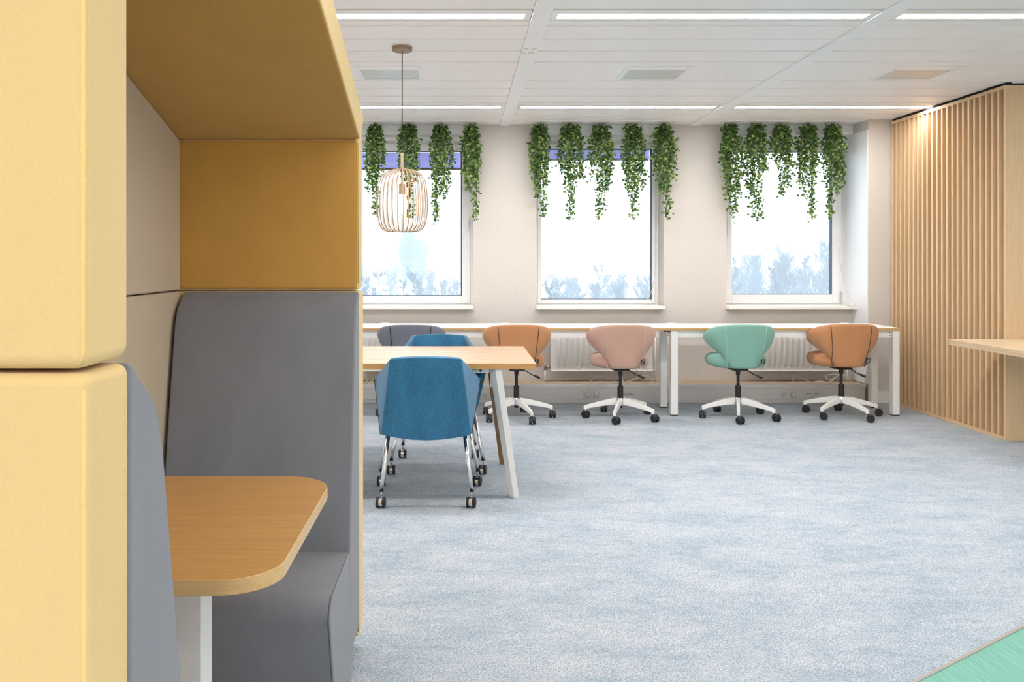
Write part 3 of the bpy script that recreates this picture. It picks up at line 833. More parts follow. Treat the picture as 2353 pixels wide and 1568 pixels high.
# ------------------------------------------------------------------ bench desks along the windows
def desk(x0, x1, label, left_leg=True, right_leg=True, ports=()):
    t = thing('bench_desk', label, 'desk', ((x0 + x1) / 2, 7.6, 0), 0, 'white bench desks in a row')
    z = .74; yf, yb = 7.335, 7.90
    d = MB().box(x0 + .001, x1 - .001, yf, yb, z - .022, z).build('desk_top', [M['desktop'], M['oakedge']], t, bevel=.0012)
    for p in d.data.polygons:
        p.material_index = 0 if abs(p.normal.z) > .5 else 1
    rl = MB().box(x0 + .055, x1 - .055, 7.372, 7.40, .655, z - .0225).box(x0 + .055, x1 - .055, 7.74, 7.768, .655, z - .0225)
    rl.build('rail', M['white'], t, bevel=.002)
    for (has, lx) in ((left_leg, x0 + .053), (right_leg, x1 - .066)):
        if not has: continue
        for (y0, y1) in ((7.342, 7.405), (7.725, 7.788)):
            MB().box(lx, lx + .058, y0, y1, .008, z - .0225).build('leg', M['white'], t, bevel=.003)
            MB().box(lx + .002, lx + .056, y0 + .002, y1 - .002, 0, .008).build('foot', M['black'], t)
        MB().box(lx + .004, lx + .054, 7.4055, 7.7245, .67, z - .0225).build('crossbar', M['white'], t, bevel=.002)
        for dx in (-.012,):
            for zz in (.700, .676):
                MB().lathe([(.005, 7.371), (.005, 7.367)], lx + dx - .002, 0, 8, axis='Y', cz=zz).build('bolt', M['dark'], t)
    for cxp in ports:
        MB().lathe([(.042, z + .0003), (.042, z + .005), (.036, z + .008)], cxp, 7.82, 24).build('cable_port', M['white'], t, auto=40)
    return t
desk(-2.272, -.272, 'white bench desk with oak edge, partly hidden by the booth', True, False)
desk(-.272, 1.728, 'white bench desk with oak edge under the left and middle windows', True, False, ((1160 - VX) * 7.82 / FPX, (885 - VX) * 7.82 / FPX))
dk = desk(1.728, 3.718, 'white bench desk with oak edge ending beside the slatted partition', True, True, ((1543 - VX) * 7.82 / FPX, (1941 - VX) * 7.82 / FPX))
MB().box(1.7295, 1.782, 7.345, 7.40, .705, .7172).build('joint_plate', M['dark'], dk)

# ------------------------------------------------------------------ office chairs
_cm = {}
def caster_parts(parent, x, y, ztop, ang, wr, gap, wid, hood, wheelm):
    """twin wheel caster: part 'caster' (hood and stem) with two sub-parts 'wheel'"""
    c = MB()
    off = .018
    wx, wy = x + off * math.cos(ang), y + off * math.sin(ang)
    c.tube([(x, y, wr * 1.2), (x, y, ztop)], .0055, 8)
    ax = Vector((-math.sin(ang), math.cos(ang), 0)); fw = Vector((math.cos(ang), math.sin(ang), 0))
    # hood: arc over the wheels
    pts = []
    n = 7
    for k in range(n):
        a = R(-20 + 200 * k / (n - 1)); pts.append((wr * 1.0 * math.cos(a), wr + wr * 1.0 * math.sin(a)))
    vs = []
    for (u, z) in pts:
        for s in (-1, 1):
            vs.append(Vector((wx, wy, z)) + fw * u + ax * s * gap)
    vs += [Vector((wx, wy, wr)) + ax * s * gap for s in (-1, 1)]
    fs = [(2 * k, 2 * k + 1, 2 * k + 3, 2 * k + 2) for k in range(n - 1)]
    for k in range(n - 1):
        fs.append((2 * n, 2 * k, 2 * k + 2)); fs.append((2 * n + 1, 2 * k + 3, 2 * k + 1))
    fs.append((2 * n, 2 * n + 1, 1, 0)); fs.append((2 * n - 2, 2 * n - 1, 2 * n + 1, 2 * n))
    c.add(vs, fs)
    o = c.build('caster', hood, parent, auto=35, world=False)
    for s in (-1, 1):
        prof = [(wr * .55, s * (gap + .0005)), (wr, s * (gap + .002)), (wr, s * (gap + wid - .004)), (wr * .88, s * (gap + wid)), (wr * .25, s * (gap + wid - .001))]
        w = MB(); seg = 18
        vs, fs = [], []
        for (r, h) in prof:
            for k in range(seg):
                b = 2 * PI * k / seg
                vs.append(Vector((wx, wy, wr)) + fw * (r * math.cos(b)) + Vector((0, 0, r * math.sin(b))) + ax * h)
        for i in range(len(prof) - 1):
            for k in range(seg):
                a_, b_ = i * seg + k, i * seg + (k + 1) % seg
                fs.append((a_, b_, b_ + seg, a_ + seg))
        fs.append(tuple(range(seg))); fs.append(tuple(range((len(prof) - 1) * seg, len(prof) * seg)))
        w.add(vs, fs)
        w.build('wheel', wheelm, o, auto=35, world=False)
    return o

def shell_pt(a, z, inset=0.0):
    t = (z - .415) / .405
    tab = [(.40, .143), (.42, .150), (.48, .158), (.52, .178), (.56, .212), (.60, .246), (.65, .275), (.70, .289), (.76, .288), (.84, .272)]
    rx = tab[0][1]
    for (a0, r0), (a1, r1) in zip(tab, tab[1:]):
        if z >= a0:
            rx = r0 + (r1 - r0) * min(1, (z - a0) / (a1 - a0))
    rx -= inset
    ry = .198 + .034 * t - inset
    e = 1.25
    ca, sa = math.cos(a), math.sin(a)
    return Vector((rx * math.copysign(abs(sa) ** (1 / e), sa), -ry * math.copysign(abs(ca) ** (.55 + .35 * min(1, max(0, t))), ca), z))
def shell_z(a):
    d = abs(a) / R(90)
    zt = .803 - .085 * d ** 2.4
    u = max(0.0, (abs(a) - R(38)) / R(74))
    zb = .418 + .235 * u * smooth(min(1, u * 2.2 + .12))
    return zb, max(zt, zb + .012)
def office_chair(X, Y, yaw, star, mats, label, castang, seam_mat, wear=True):
    t = thing('office_chair', label, 'chair', (X, Y, 0), yaw, 'swivel chairs at the window desks')
    t['group'] = 'swivel chairs at the window desks'
    fab = mats
    # five star base
    hub = MB().lathe([(.030, .108), (.034, .118), (.034, .160), (.028, .168)], seg=20)
    hub.build('hub', M['alu'], t, auto=40, world=False)
    MB().tube([(0, 0, .085), (0, 0, .108)], .018, 12).build('column_end', M['black'], t, world=False, auto=40)
    for k in range(5):
        a = star + k * 2 * PI / 5 - yaw
        d = Vector((math.cos(a), math.sin(a), 0)); w = Vector((-d.y, d.x, 0))
        st = [(.030, .112, .165, .0155), (.10, .107, .156, .0150), (.20, .092, .131, .0140), (.272, .078, .110, .0130), (.288, .066, .105, .0125), (.304, .066, .099, .0110)]
        m = MB(); vs = []
        for (r, z0, z1, hw) in st:
            vs += [d * r - w * hw + Vector((0, 0, z0)), d * r + w * hw + Vector((0, 0, z0)), d * r + w * hw * .75 + Vector((0, 0, z1)), d * r - w * hw * .75 + Vector((0, 0, z1))]
        fs = []
        for i in range(len(st) - 1):
            for q in range(4):
                fs.append((4 * i + q, 4 * i + (q + 1) % 4, 4 * i + 4 + (q + 1) % 4, 4 * i + 4 + q))
        fs += [(3, 2, 1, 0), tuple(4 * (len(st) - 1) + q for q in range(4))]
        m.add(vs, fs)
        m.build('base_arm', M['white'], t, bevel=.004, world=False)
        ca = castang[k] if isinstance(castang, (list, tuple)) else castang
        p = d * .300
        caster_parts(t, p.x, p.y, .068, ca - yaw, .031, .004, .021, M['black'], M['black'])
    MB().tube([(0, 0, .162), (0, 0, .268)], .0235, 18).build('lower_column', M['black'], t, auto=40, world=False)
    MB().tube([(0, 0, .268), (0, 0, .362)], .0125, 16).tube([(0, 0, .355), (0, 0, .398)], [.0165, .020], 16).build('gas_column', M['black'], t, auto=40, world=False)
    MB().prism([(-.062, -.08), (.062, -.08), (.07, .08), (-.07, .08)], 'Z', .398, .414).build('tilt_mechanism', M['black'], t, bevel=.004, world=False)
    lv = [Vector((.055, -.02, .402)), Vector((.085, -.02, .388)), Vector((.125, -.02, .362)), Vector((.150, -.02, .352))]
    l = MB().tube(curve_pts(lv, 5), .0045, 8).build('lever', M['black'], t, smooth=True, world=False)
    MB().tube([(.148, -.02, .3535), (.153, -.02, .351), (.192, -.02, .3335), (.195, -.02, .332)], [.006, .0095, .0095, .006], 10).build('lever_grip', M['black'], l, auto=40, world=False)
    # seat cushion
    rings = [(.60, .4145), (.80, .4175), (.93, .432), (.985, .455), (1.0, .478), (.985, .500), (.93, .517), (.80, .527), (.55, .532)]
    seg = 32; vs, fs = [], []
    for (s, z) in rings:
        for k in range(seg):
            a = 2 * PI * k / seg; c, d = math.cos(a), math.sin(a); e = 2 / 2.7
            vs.append((.243 * s * math.copysign(abs(c) ** e, c), .072 + .212 * s * math.copysign(abs(d) ** e, d), z + (.012 * (1 - s) if z < .45 else 0)))
    for i in range(len(rings) - 1):
        for k in range(seg):
            a, b = i * seg + k, i * seg + (k + 1) % seg
            fs.append((a, b, b + seg, a + seg))
    fs.append(tuple(reversed(range(seg)))); fs.append(tuple(range((len(rings) - 1) * seg, len(rings) * seg)))
    MB().add(vs, fs).build('seat', fab, t, smooth=True, subsurf=1, world=False)
    # wrap-around backrest
    na, nz = 28, 8
    am = R(112)
    vs, fs = [], []
    for side in (0, 1):
        for i in range(na + 1):
            a = -am + 2 * am * i / na
            zb, zt = shell_z(a)
            for j in range(nz + 1):
                v = j / nz
                if side: v = .06 + .88 * v
                z = zb + (zt - zb) * v
                ins = 0 if not side else .036
                edge = 1 - (2 * v - 1) ** 6
                pt_ = shell_pt(a, z, ins + (.012 * (1 - edge) if not side else -.006 * (1 - edge)))
                vs.append(pt_)
    W = nz + 1; S = (na + 1) * W
    for i in range(na):
        for j in range(nz):
            q = (i * W + j, (i + 1) * W + j, (i + 1) * W + j + 1, i * W + j + 1)
            fs.append(q); fs.append(tuple(S + x for x in reversed(q)))
        fs.append((i * W, S + i * W, S + (i + 1) * W, (i + 1) * W))
        fs.append((i * W + nz, (i + 1) * W + nz, S + (i + 1) * W + nz, S + i * W + nz))
    for j in range(nz):
        fs.append((j, j + 1, S + j + 1, S + j)); e = na * W
        fs.append((e + j, S + e + j, S + e + j + 1, e + j + 1))
    bk = MB().add(vs, fs).build('backrest', fab, t, smooth=True, subsurf=1, world=False)
    for s in (-1, 1):
        pts = []
        for k in range(15):
            v = k / 14
            z = .428 + (.800 - .428) * v
            a = s * (R(60) + (R(36.5) - R(60)) * smooth(v * .5 + .0) * 2 if v < .5 else 0)
            xx = s * (.131 + (.170 - .131) * v)
            # solve angle for wanted half width
            lo_, hi_ = 0, R(88)
            for _ in range(24):
                mid = (lo_ + hi_) / 2
                if abs(shell_pt(mid, z).x) < abs(xx): lo_ = mid
                else: hi_ = mid
            if z < shell_z(lo_)[1] - .006:
                pts.append(shell_pt(s * lo_, z, -.0012))
        MB().tube(pts, .0030, 6).build('seam', seam_mat, bk, smooth=True, world=False)
        if s > 0:
            A, B = pts[1], pts[3]
            ou = Vector((.85, -.5, .18)).normalized() * .034
            up = (B - A).normalized() * .046
            base = A + Vector((.001, -.004, .004))
            nn = up.cross(ou).normalized() * .0012
            q = [base, base + ou, base + ou + up, base + up]
            g = MB(); g.add([p - nn for p in q] + [p + nn for p in q], [(0, 1, 2, 3), (7, 6, 5, 4), (0, 4, 5, 1), (1, 5, 6, 2), (2, 6, 7, 3), (3, 7, 4, 0)])
            tg = g.build('fabric_tag', M['black'], bk, world=False, label='small black woven tag')
            # woven white marks on the tag
            mk = MB()
            def bar(u0, u1, v0, v1):
                for sgn in (1, -1):
                    off = nn * 1.25 * sgn
                    c = [base + ou * u + up * v + off for (u, v) in ((u0, v0), (u1, v0), (u1, v1), (u0, v1))]
                    mk.add(c, [(0, 1, 2, 3)])
            bar(.52, .60, .10, .90); bar(.60, .85, .80, .88); bar(.30, .88, .46, .54); bar(.30, .50, .68, .75); bar(.26, .52, .30, .36); bar(.36, .44, .08, .30); bar(.62, .78, .08, .14); bar(.22, .36, .10, .16)
            mk.build('woven_mark', M['tagwhite'], bk, world=False)
    return t
C_or = fabric('apricot_wool', (.50, .235, .105), .08, 420, .2)
C_pk = fabric('blush_wool', (.50, .315, .245), .06, 420, .2)
C_mt = fabric('mint_wool', (.215, .42, .34), .08, 420, .2)
C_gr = fabric('slate_wool', (.155, .165, .20), .08, 420, .2)
S_dk = fabric('dark_stitching', (.10, .055, .035), .1, 500, .1)
S_pk = fabric('light_pink_stitching', (.60, .42, .34), .1, 500, .1)
S_mt = fabric('light_mint_stitching', (.36, .55, .46), .1, 500, .1)
office_chair(-.402, 7.25, R(0), R(90), C_gr, 'slate grey swivel chair behind the blue chairs, beside the booth', R(-60), M['black'])
office_chair(.470, 7.25, R(1), R(-69), C_or, 'apricot swivel chair partly hidden behind the oak table end', R(-90), S_dk)
office_chair(1.334, 7.243, R(1), R(-109.5), C_pk, 'blush pink swivel chair at the window desk', [R(-45), R(-70), R(-30), R(-110), R(-50)], S_pk)
office_chair(2.320, 7.262, R(0), R(-107), C_mt, 'mint green swivel chair at the window desk', [R(-60), R(-70), R(-85), R(-85), R(-100)], S_mt)
office_chair(3.212, 7.335, R(-1), R(-71.5), C_or, 'apricot swivel chair at the desk end beside the slatted partition', [R(-25), R(-30), R(-90), R(-35), R(-20)], S_dk)

# ------------------------------------------------------------------ blue conference chairs
def blue_chair(X, Y, rz, label):
    t = thing('conference_chair', label, 'chair', (X, Y, 0), rz, 'blue faceted conference chairs')
    A = [(-.187, -.336, .800), (.187, -.336, .800)]
    B = [(-.238, -.284, .392), (.238, -.284, .392)]
    Wd = [(-.290, -.085, .664), (.290, -.085, .664)]
    F = [(-.305, .185, .630), (.305, .185, .630)]
    G = [(-.250, .215, .400), (.250, .215, .400)]
    vs = []
    def pv(p):
        vs.append(p); return len(vs) - 1
    nb = 6
    topi, boti = [], []
    for k in range(nb + 1):
        u = k / nb
        x = A[0][0] + (A[1][0] - A[0][0]) * u
        topi.append(pv((x, -.336 - .010 * math.sin(PI * u), .800 + .009 * math.sin(PI * u))))
    for k in range(nb + 1):
        u = k / nb
        x = B[0][0] + (B[1][0] - B[0][0]) * u
        boti.append(pv((x, -.284 - .016 * math.sin(PI * u), .392 - .026 * math.sin(PI * u))))
    fs = [(topi[k], topi[k + 1], boti[k + 1], boti[k]) for k in range(nb)]
    wl, wr = pv(Wd[0]), pv(Wd[1]); fl, fr = pv(F[0]), pv(F[1]); gl, gr = pv(G[0]), pv(G[1])
    fs += [(topi[0], boti[0], wl), (topi[nb], wr, boti[nb]), (wl, boti[0], gl, fl), (wr, fr, gr, boti[nb])]
    sh = MB().add(vs, fs)
    me_o = sh.build('shell', M['blue'], t, world=False)
    # make normals point outward, thicken inward, soften the folds
    bm = bmesh.new(); bm.from_mesh(me_o.data)
    c = Vector((0, 0, .55))
    for f in bm.faces:
        if f.normal.dot(f.calc_center_median() - c) < 0: f.normal_flip()
    bm.to_mesh(me_o.data); bm.free()
    md = me_o.modifiers.new('solidify', 'SOLIDIFY'); md.thickness = .038; md.offset = -1; md.use_even_offset = True
    md = me_o.modifiers.new('bevel', 'BEVEL'); md.width = .007; md.segments = 3; md.limit_method = 'ANGLE'; md.angle_limit = R(8)
    me_o.data.polygons.foreach_set('use_smooth', [True] * len(me_o.data.polygons))
    me_o.modifiers.new('normals', 'WEIGHTED_NORMAL')
    # seat cushion and base pan
    MB().prism([(-.205, -.262), (.205, -.262), (.235, .12), (.225, .225), (.18, .245), (-.18, .245), (-.225, .225), (-.235, .12)], 'Z', .395, .47).build('seat', M['blue'], t, bevel=.022, bseg=4, world=False)
    MB().prism([(-.19, -.235), (.19, -.235), (.21, .20), (-.21, .20)], 'Z', .372, .3945).build('seat_pan', M['black'], t, bevel=.004, world=False)
    # piping where cushion edge meets shell, both sides
    for s in (-1, 1):
        MB().tube([Vector((s * .292, -.084, .660)), Vector((s * .2405, -.282, .396))], .0022, 6).build('seam', M['dark'], me_o, world=False, smooth=True)
    for (lx, ly, bx, by) in ((-.205, -.215, -.240, -.225), (.205, -.215, .240, -.225), (-.222, .195, -.282, .222), (.222, .195, .282, .222)):
        m = MB().tube([(lx, ly, .385), (lx + (bx - lx) * .75, ly + (by - ly) * .75, .160), (bx, by, .088)], [.0125, .0115, .0105], 14)
        m.build('leg', M['chrome'], t, smooth=True, world=False)
        MB().tube([(bx, by, .080), (bx, by, .088)], .0125, 12).build('collar', M['black'], t, auto=40, world=False)
        ang = R(-90) - rz + random.uniform(-.25, .25)
        caster_parts(t, bx, by, .080, ang, .0285, .0085, .016, M['alu'], M['black'])
    return t
blue_chair(-.178, 4.855, 0, 'teal blue faceted chair at the front of the oak table, seen from behind')
blue_chair(-.140, 5.575, PI, 'teal blue faceted chair on the window side of the oak table')

# ------------------------------------------------------------------ oak meeting table
mt = thing('meeting_table', 'oak stave meeting table with white splayed legs under the pendant lamp', 'table', (-.6, 5.21, 0))
tx0, tx1, ty0, ty1, tz = -1.85, .415, 4.734, 5.692, .75
o = MB().box(tx0, tx1, ty0, ty1, tz - .033, tz).build('table_top', [M['table_oak'], M['table_oak_edge']], mt, bevel=.0015)
for p in o.data.polygons:
    p.material_index = 0 if abs(p.normal.z) > .5 else 1
def leg_frame(xt, xb, xb2, side):
    """two splayed legs and the crossbar joining them; side=+1 right end"""
    zt = tz - .0335
    for (yt, yb_, sg) in ((4.752, 4.79, 1), (5.674, 5.64, -1)):
        m = MB()
        w = .056; dth = .06
        def ring(x, y, z, k):
            # five-sided section: outer face, chamfer, inner face
            X0, X1 = x - w * .55 * k, x + w * .45 * k
            Y0, Y1 = y, y + sg * dth * k
            ch = .034 * k
            return [(X0, Y0 + sg * ch, z), (X0 + ch * .75, Y0, z), (X1, Y0, z), (X1, Y1, z), (X0, Y1, z)]
        vs = ring(xb if sg > 0 else xb2, yb_, 0, .95) + ring(xt, yt, zt, 1.15)
        fs = [(i, (i + 1) % 5, 5 + (i + 1) % 5, 5 + i) for i in range(5)] + [(4, 3, 2, 1, 0), (5, 6, 7, 8, 9)]
        mat = m.add(vs, fs).build('leg', [M['white'], M['walnut']], mt, bevel=.002)
        # inner face of the frame is brown wood
        for p in mat.data.polygons:
            if p.normal.y * sg > .8: p.material_index = 1
    # haunched crossbar
    pts = [(4.815, zt), (5.612, zt), (5.604, zt - .11), (5.588, zt - .075), (5.55, zt - .052), (5.50, zt - .046), (4.93, zt - .046), (4.875, zt - .052), (4.842, zt - .075), (4.826, zt - .11)]
    MB().prism(pts, 'X', xt - .030, xt + .028).build('crossbar', M['white'], mt, bevel=.002)
leg_frame(.198, .302, .284, 1)
leg_frame(-1.63, -1.735, -1.715, -1)
MB().box(-1.55, .14, 5.17, 5.23, tz - .075, tz - .0335).build('underframe_rail', M['dark'], mt)
MB().box(.068, .162, 4.80, 4.86, tz - .061, tz - .0335).build('mounting_plate', M['white'], mt, bevel=.002)
MB().lathe([(.007, 4.7995), (.007, 4.795), (.003, 4.795)], P(1104.5, 851.5, 4.8).x, 0, 12, axis='Y', cz=P(1104, 852, 4.8).z).build('screw', M['dark'], mt)

# ------------------------------------------------------------------ pendant lamp
lx, ly = -.351, 5.28
pl = thing('pendant_lamp', 'cage pendant lamp of thin sand-coloured ribs hanging above the oak table', 'lamp', (lx, ly, CEIL))
MB().lathe([(.0605, CEIL - .0005), (.0605, CEIL - .024), (.057, CEIL - .028)], lx, ly, 40).build('canopy', M['taupe'], pl, auto=40)
MB().lathe([(.0055, CEIL - .0285), (.0055, CEIL - .040)], lx, ly, 12).build('cord_grip', M['taupe'], pl)
MB().tube([(lx, ly, CEIL - .04), (lx, ly, 1.962)], .0032, 8).build('cord', M['blackcord'], pl, smooth=True)
MB().lathe([(.0085, 1.962), (.0095, 1.958), (.0095, 1.866)], lx, ly, 16).build('stem', M['beige_metal'], pl, auto=40)
cage = MB().lathe([(.012, 1.868), (.030, 1.868), (.030, 1.864), (.012, 1.864)], lx, ly, 24).build('top_plate', M['beige_metal'], pl, auto=40)
CP = [(.014, 1.8665), (.05, 1.862), (.088, 1.851), (.118, 1.832), (.137, 1.803), (.147, 1.765), (.1525, 1.72), (.156, 1.665), (.1555, 1.61), (.150, 1.562), (.139, 1.525), (.122, 1.50), (.104, 1.4895), (.092, 1.486)]
NR = 30
rib0 = None
for k in range(NR):
    if rib0 is None:
        vs, fs = [], []
        pc = curve_pts([(r, 0, z) for r, z in CP], 3)
        for i, p in enumerate(pc):
            tg = (pc[min(i + 1, len(pc) - 1)] - pc[max(i - 1, 0)]).normalized()
            nrm_ = Vector((tg.z, 0, -tg.x))
            for (w, h) in ((-.0033, -.0012), (.0033, -.0012), (.0033, .0012), (-.0033, .0012)):
                vs.append(p + Vector((0, w, 0)) + nrm_ * h)
        for i in range(len(pc) - 1):
            for q in range(4):
                fs.append((4 * i + q, 4 * i + (q + 1) % 4, 4 * i + 4 + (q + 1) % 4, 4 * i + 4 + q))
        rib0 = MB().add(vs, fs).build('cage_rib', M['beige_metal'], pl, auto=40, world=False)
        c = rib0
    else:
        c = rib0.copy(); COL.objects.link(c); c.parent = pl
    c.location = (0, 0, -CEIL); c.rotation_euler = (0, 0, 2 * PI * k / NR)
rg = MB()
rg.tube([(lx + .092 * math.cos(2 * PI * k / 48), ly + .092 * math.sin(2 * PI * k / 48), 1.4855) for k in range(49)], .0026, 8, caps=False)
rg.build('bottom_ring', M['beige_metal'], pl, smooth=True)
MB().lathe([(.004, 1.866), (.004, 1.775)], lx, ly, 10).build('inner_rod', M['beige_metal'], pl)
MB().lathe([(.006, 1.778), (.0185, 1.774), (.0195, 1.768), (.0195, 1.712)], lx, ly, 20).build('socket', M['beige_metal'], pl, auto=40)
MB().lathe([(.012, 1.7115), (.013, 1.70), (.022, 1.682), (.029, 1.655), (.030, 1.635), (.025, 1.612), (.013, 1.598), (.002, 1.595)], lx, ly, 20).build('bulb', M['bulb'], pl, smooth=True, label='glowing warm bulb')

# ------------------------------------------------------------------ hanging ivy
def ivy(pxc, pxl, pxr, pyb, label, seed, Yp=8.205, tails=None):
    rnd = random.Random(seed)
    sc = Yp / FPX
    X = (pxc - VX) * sc
    top = CEIL - .002
    t = thing('hanging_ivy', label, 'plant', (X, Yp, CEIL), 0, 'hanging ivy garlands along the windows')
    hk = MB()
    for k in range(5):
        u = (k - 2) * .011
        hk.tube([(X + u * .6, Yp, CEIL - .0005), (X + u, Yp + rnd.uniform(-.01, .01), CEIL - .05)], .0016, 5)
    hk.build('hook', M['black'], t)
    zb = CAMZ - (pyb - VY) * sc
    Lg = top - zb
    hwL, hwR = (pxc - pxl) * sc, (pxr - pxc) * sc
    stems = MB()
    leaves_v, leaves_f = [], []
    def leaf(p, size):
        d = Vector((rnd.gauss(0, 1), rnd.gauss(0, .8) - .45, rnd.gauss(-.35, .7))).normalized()
        n = Vector((rnd.gauss(0, .6), -1.0 + rnd.gauss(0, .5), rnd.gauss(.45, .5)))
        n = (n - d * n.dot(d))
        n = n.normalized() if n.length > 1e-4 else d.orthogonal().normalized()
        w = d.cross(n).normalized()
        b = len(leaves_v)
        s = size
        for (u, v, h) in ((0, 0, 0), (.32, .40, .10), (.72, .33, .09), (1, 0, -.04), (.72, -.33, .09), (.32, -.40, .10), (.5, 0, -.02)):
            leaves_v.append(p + d * u * s + w * v * s + n * h * s)
        leaves_f.extend([(b, b + 6, b + 1), (b + 1, b + 6, b + 2), (b + 2, b + 6, b + 3), (b + 3, b + 6, b + 4), (b + 4, b + 6, b + 5), (b + 5, b + 6, b)])
    ns = 17
    for k in range(ns):
        u = (k + .5) / ns * 2 - 1 + rnd.uniform(-.08, .08)
        # strand lengths: a few reach the full length, most end at 45-75 per cent
        if tails:
            best = min(abs(u - tu) for tu, tl in tails)
            tl = [tl for tu, tl in tails if abs(u - tu) == best][0]
            ln = Lg * (tl if best < .26 else min(tl, .5 + rnd.uniform(-.1, .16)))
            ln *= rnd.uniform(.96, 1.04)
        else:
            ln = Lg * rnd.uniform(.5, .8)
        x0 = X + u * .035
        pts = []
        nseg = 26
        ph, am = rnd.uniform(0, 6), rnd.uniform(.003, .009)
        yo = rnd.uniform(-.055, .03)
        for i in range(nseg + 1):
            v = i / nseg
            fz = min(1, v * ln / Lg * 4.2)
            hw = (hwL if u < 0 else hwR) * .93
            prof = .62 + .38 * smooth(fz)
            x = x0 + (u * hw * prof - u * .035) * smooth(min(1, fz * 1.6)) * (1 - .10 * v) + am * math.sin(v * 9 + ph)
            pts.append(Vector((x, Yp + yo * smooth(fz * 1.5), top - .03 - v * (ln - .03))))
        stems.tube(pts[::3] + ([pts[-1]] if (nseg % 3) else []), .0013, 4)
        z_acc = 0
        nl = int(ln / .0096)
        for j in range(nl):
            v = (j + rnd.random()) / nl
            frac = v * ln / Lg
            if frac > .42 and rnd.random() < min(.42, (frac - .42) * 1.2): continue
            i = min(nseg - 1, int(v * nseg)); p = pts[i].lerp(pts[i + 1], v * nseg - i)
            p = p + Vector((rnd.gauss(0, .013), rnd.gauss(0, .016), rnd.gauss(0, .006)))
            leaf(p, rnd.uniform(.022, .036) * (1.12 if frac < .15 else 1.0))
    # bushy head
    for j in range(120):
        a = rnd.uniform(0, 2 * PI); r = math.sqrt(rnd.random())
        p = Vector((X + (hwL + hwR) * .36 * r * math.cos(a), Yp - .01 + .06 * r * math.sin(a), top - .022 - rnd.random() ** 1.2 * .13))
        leaf(p, rnd.uniform(.024, .036))
    so = stems.build('stems', M['twig'], t)
    me = bpy.data.meshes.new('foliage')
    me.from_pydata([v - Vector((X, Yp, CEIL)) for v in leaves_v], [], leaves_f)
    me.materials.append(M['leaf'])
    fo = bpy.data.objects.new('foliage', me); COL.objects.link(fo); fo.parent = t; fo['kind'] = 'stuff'
IV = [
 (862, 843, 884, 498, 'hanging ivy garland beside the booth, first along the left window', [(-.6, .72), (.1, 1.0)]),
 (938, 914, 963, 500, 'hanging ivy garland behind the pendant lamp', [(.3, 1.0), (-.5, .6)]),
 (1012, 989, 1040, 505, 'forked hanging ivy garland right of the pendant lamp', [(-.45, 1.0), (.5, .76)]),
 (1082, 1064, 1103, 500, 'hanging ivy garland at the right edge of the left window', [(.55, 1.0), (-.4, .72)]),
 (1240, 1215, 1262, 500, 'hanging ivy garland at the left edge of the middle window', [(.55, 1.0), (-.3, .78)]),
 (1311, 1280, 1343, 502, 'second hanging ivy garland from the left on the middle window', [(.05, 1.0), (-.25, .72), (.6, .60)]),
 (1382, 1352, 1412, 501, 'hanging ivy garland in the centre of the middle window', [(-.15, 1.0), (.45, .72)]),
 (1454, 1429, 1483, 501, 'fourth hanging ivy garland from the left on the middle window', [(0, 1.0), (-.45, .74), (.45, .7)]),
 (1525, 1497, 1552, 501, 'hanging ivy garland at the right edge of the middle window', [(.35, 1.0), (-.2, .72)]),
 (1678, 1654, 1706, 500, 'hanging ivy garland at the left edge of the right window', [(.3, 1.0), (-.4, .78), (.75, .78)]),
 (1737, 1711, 1766, 499, 'second hanging ivy garland from the left on the right window', [(.05, 1.0), (-.6, .78), (.8, .5)]),
 (1794, 1768, 1819, 447, 'shortest ivy garland, in the centre of the right window', [(.15, 1.0), (.6, .85)]),
 (1857, 1829, 1879, 503, 'fourth hanging ivy garland from the left on the right window', [(.3, 1.0), (-.5, .76)]),
 (1913, 1886, 1941, 500, 'hanging ivy garland at the right edge of the right window', [(-.25, 1.0), (.4, .75)]),
]
for i, (c, l, r, b, lab, tl) in enumerate(IV):
    ivy(c, l, r, b, lab, 100 + i, tails=tl)

# ------------------------------------------------------------------ outside: haze, ground, trees, buildings
def fogmat():
    m = bpy.data.materials.new('winter_haze'); m.use_nodes = True; nt = m.node_tree
    nt.nodes.remove(nt.nodes['Principled BSDF'])
    v = N(nt, 'ShaderNodeVolumeScatter'); v.inputs['Color'].default_value = (.84, .93, 1, 1); v.inputs['Density'].default_value = FOG
    v.inputs['Anisotropy'].default_value = .3
    L(nt, v.outputs[0], nt.nodes['Material Output'].inputs['Volume'])
    return m
FOG = .0055
hz = MB().box(-140, 260, 14, 240, -10.5, 60).build('winter_haze', fogmat())
hz['kind'] = 'stuff'; hz['label'] = 'pale winter haze filling the air outside the windows'
gnd = struct(MB().box(-300, 420, 12, 640, -10.4, -10).build('ground', plain('wintry_ground', (.20, .22, .22), .9)))
M['bark'] = plain('bare_bark', (.05, .05, .055), .9)
M['autumn'] = plain('dry_brown_twigs', (.085, .065, .06), .9)
M['housewall'] = plain('pale_facade', (.75, .75, .76), .8)
M['steelgrey'] = plain('steel_grey_cladding', (.25, .30, .38), .6)
def E(px_, py_, D): return P(px_, py_, D)
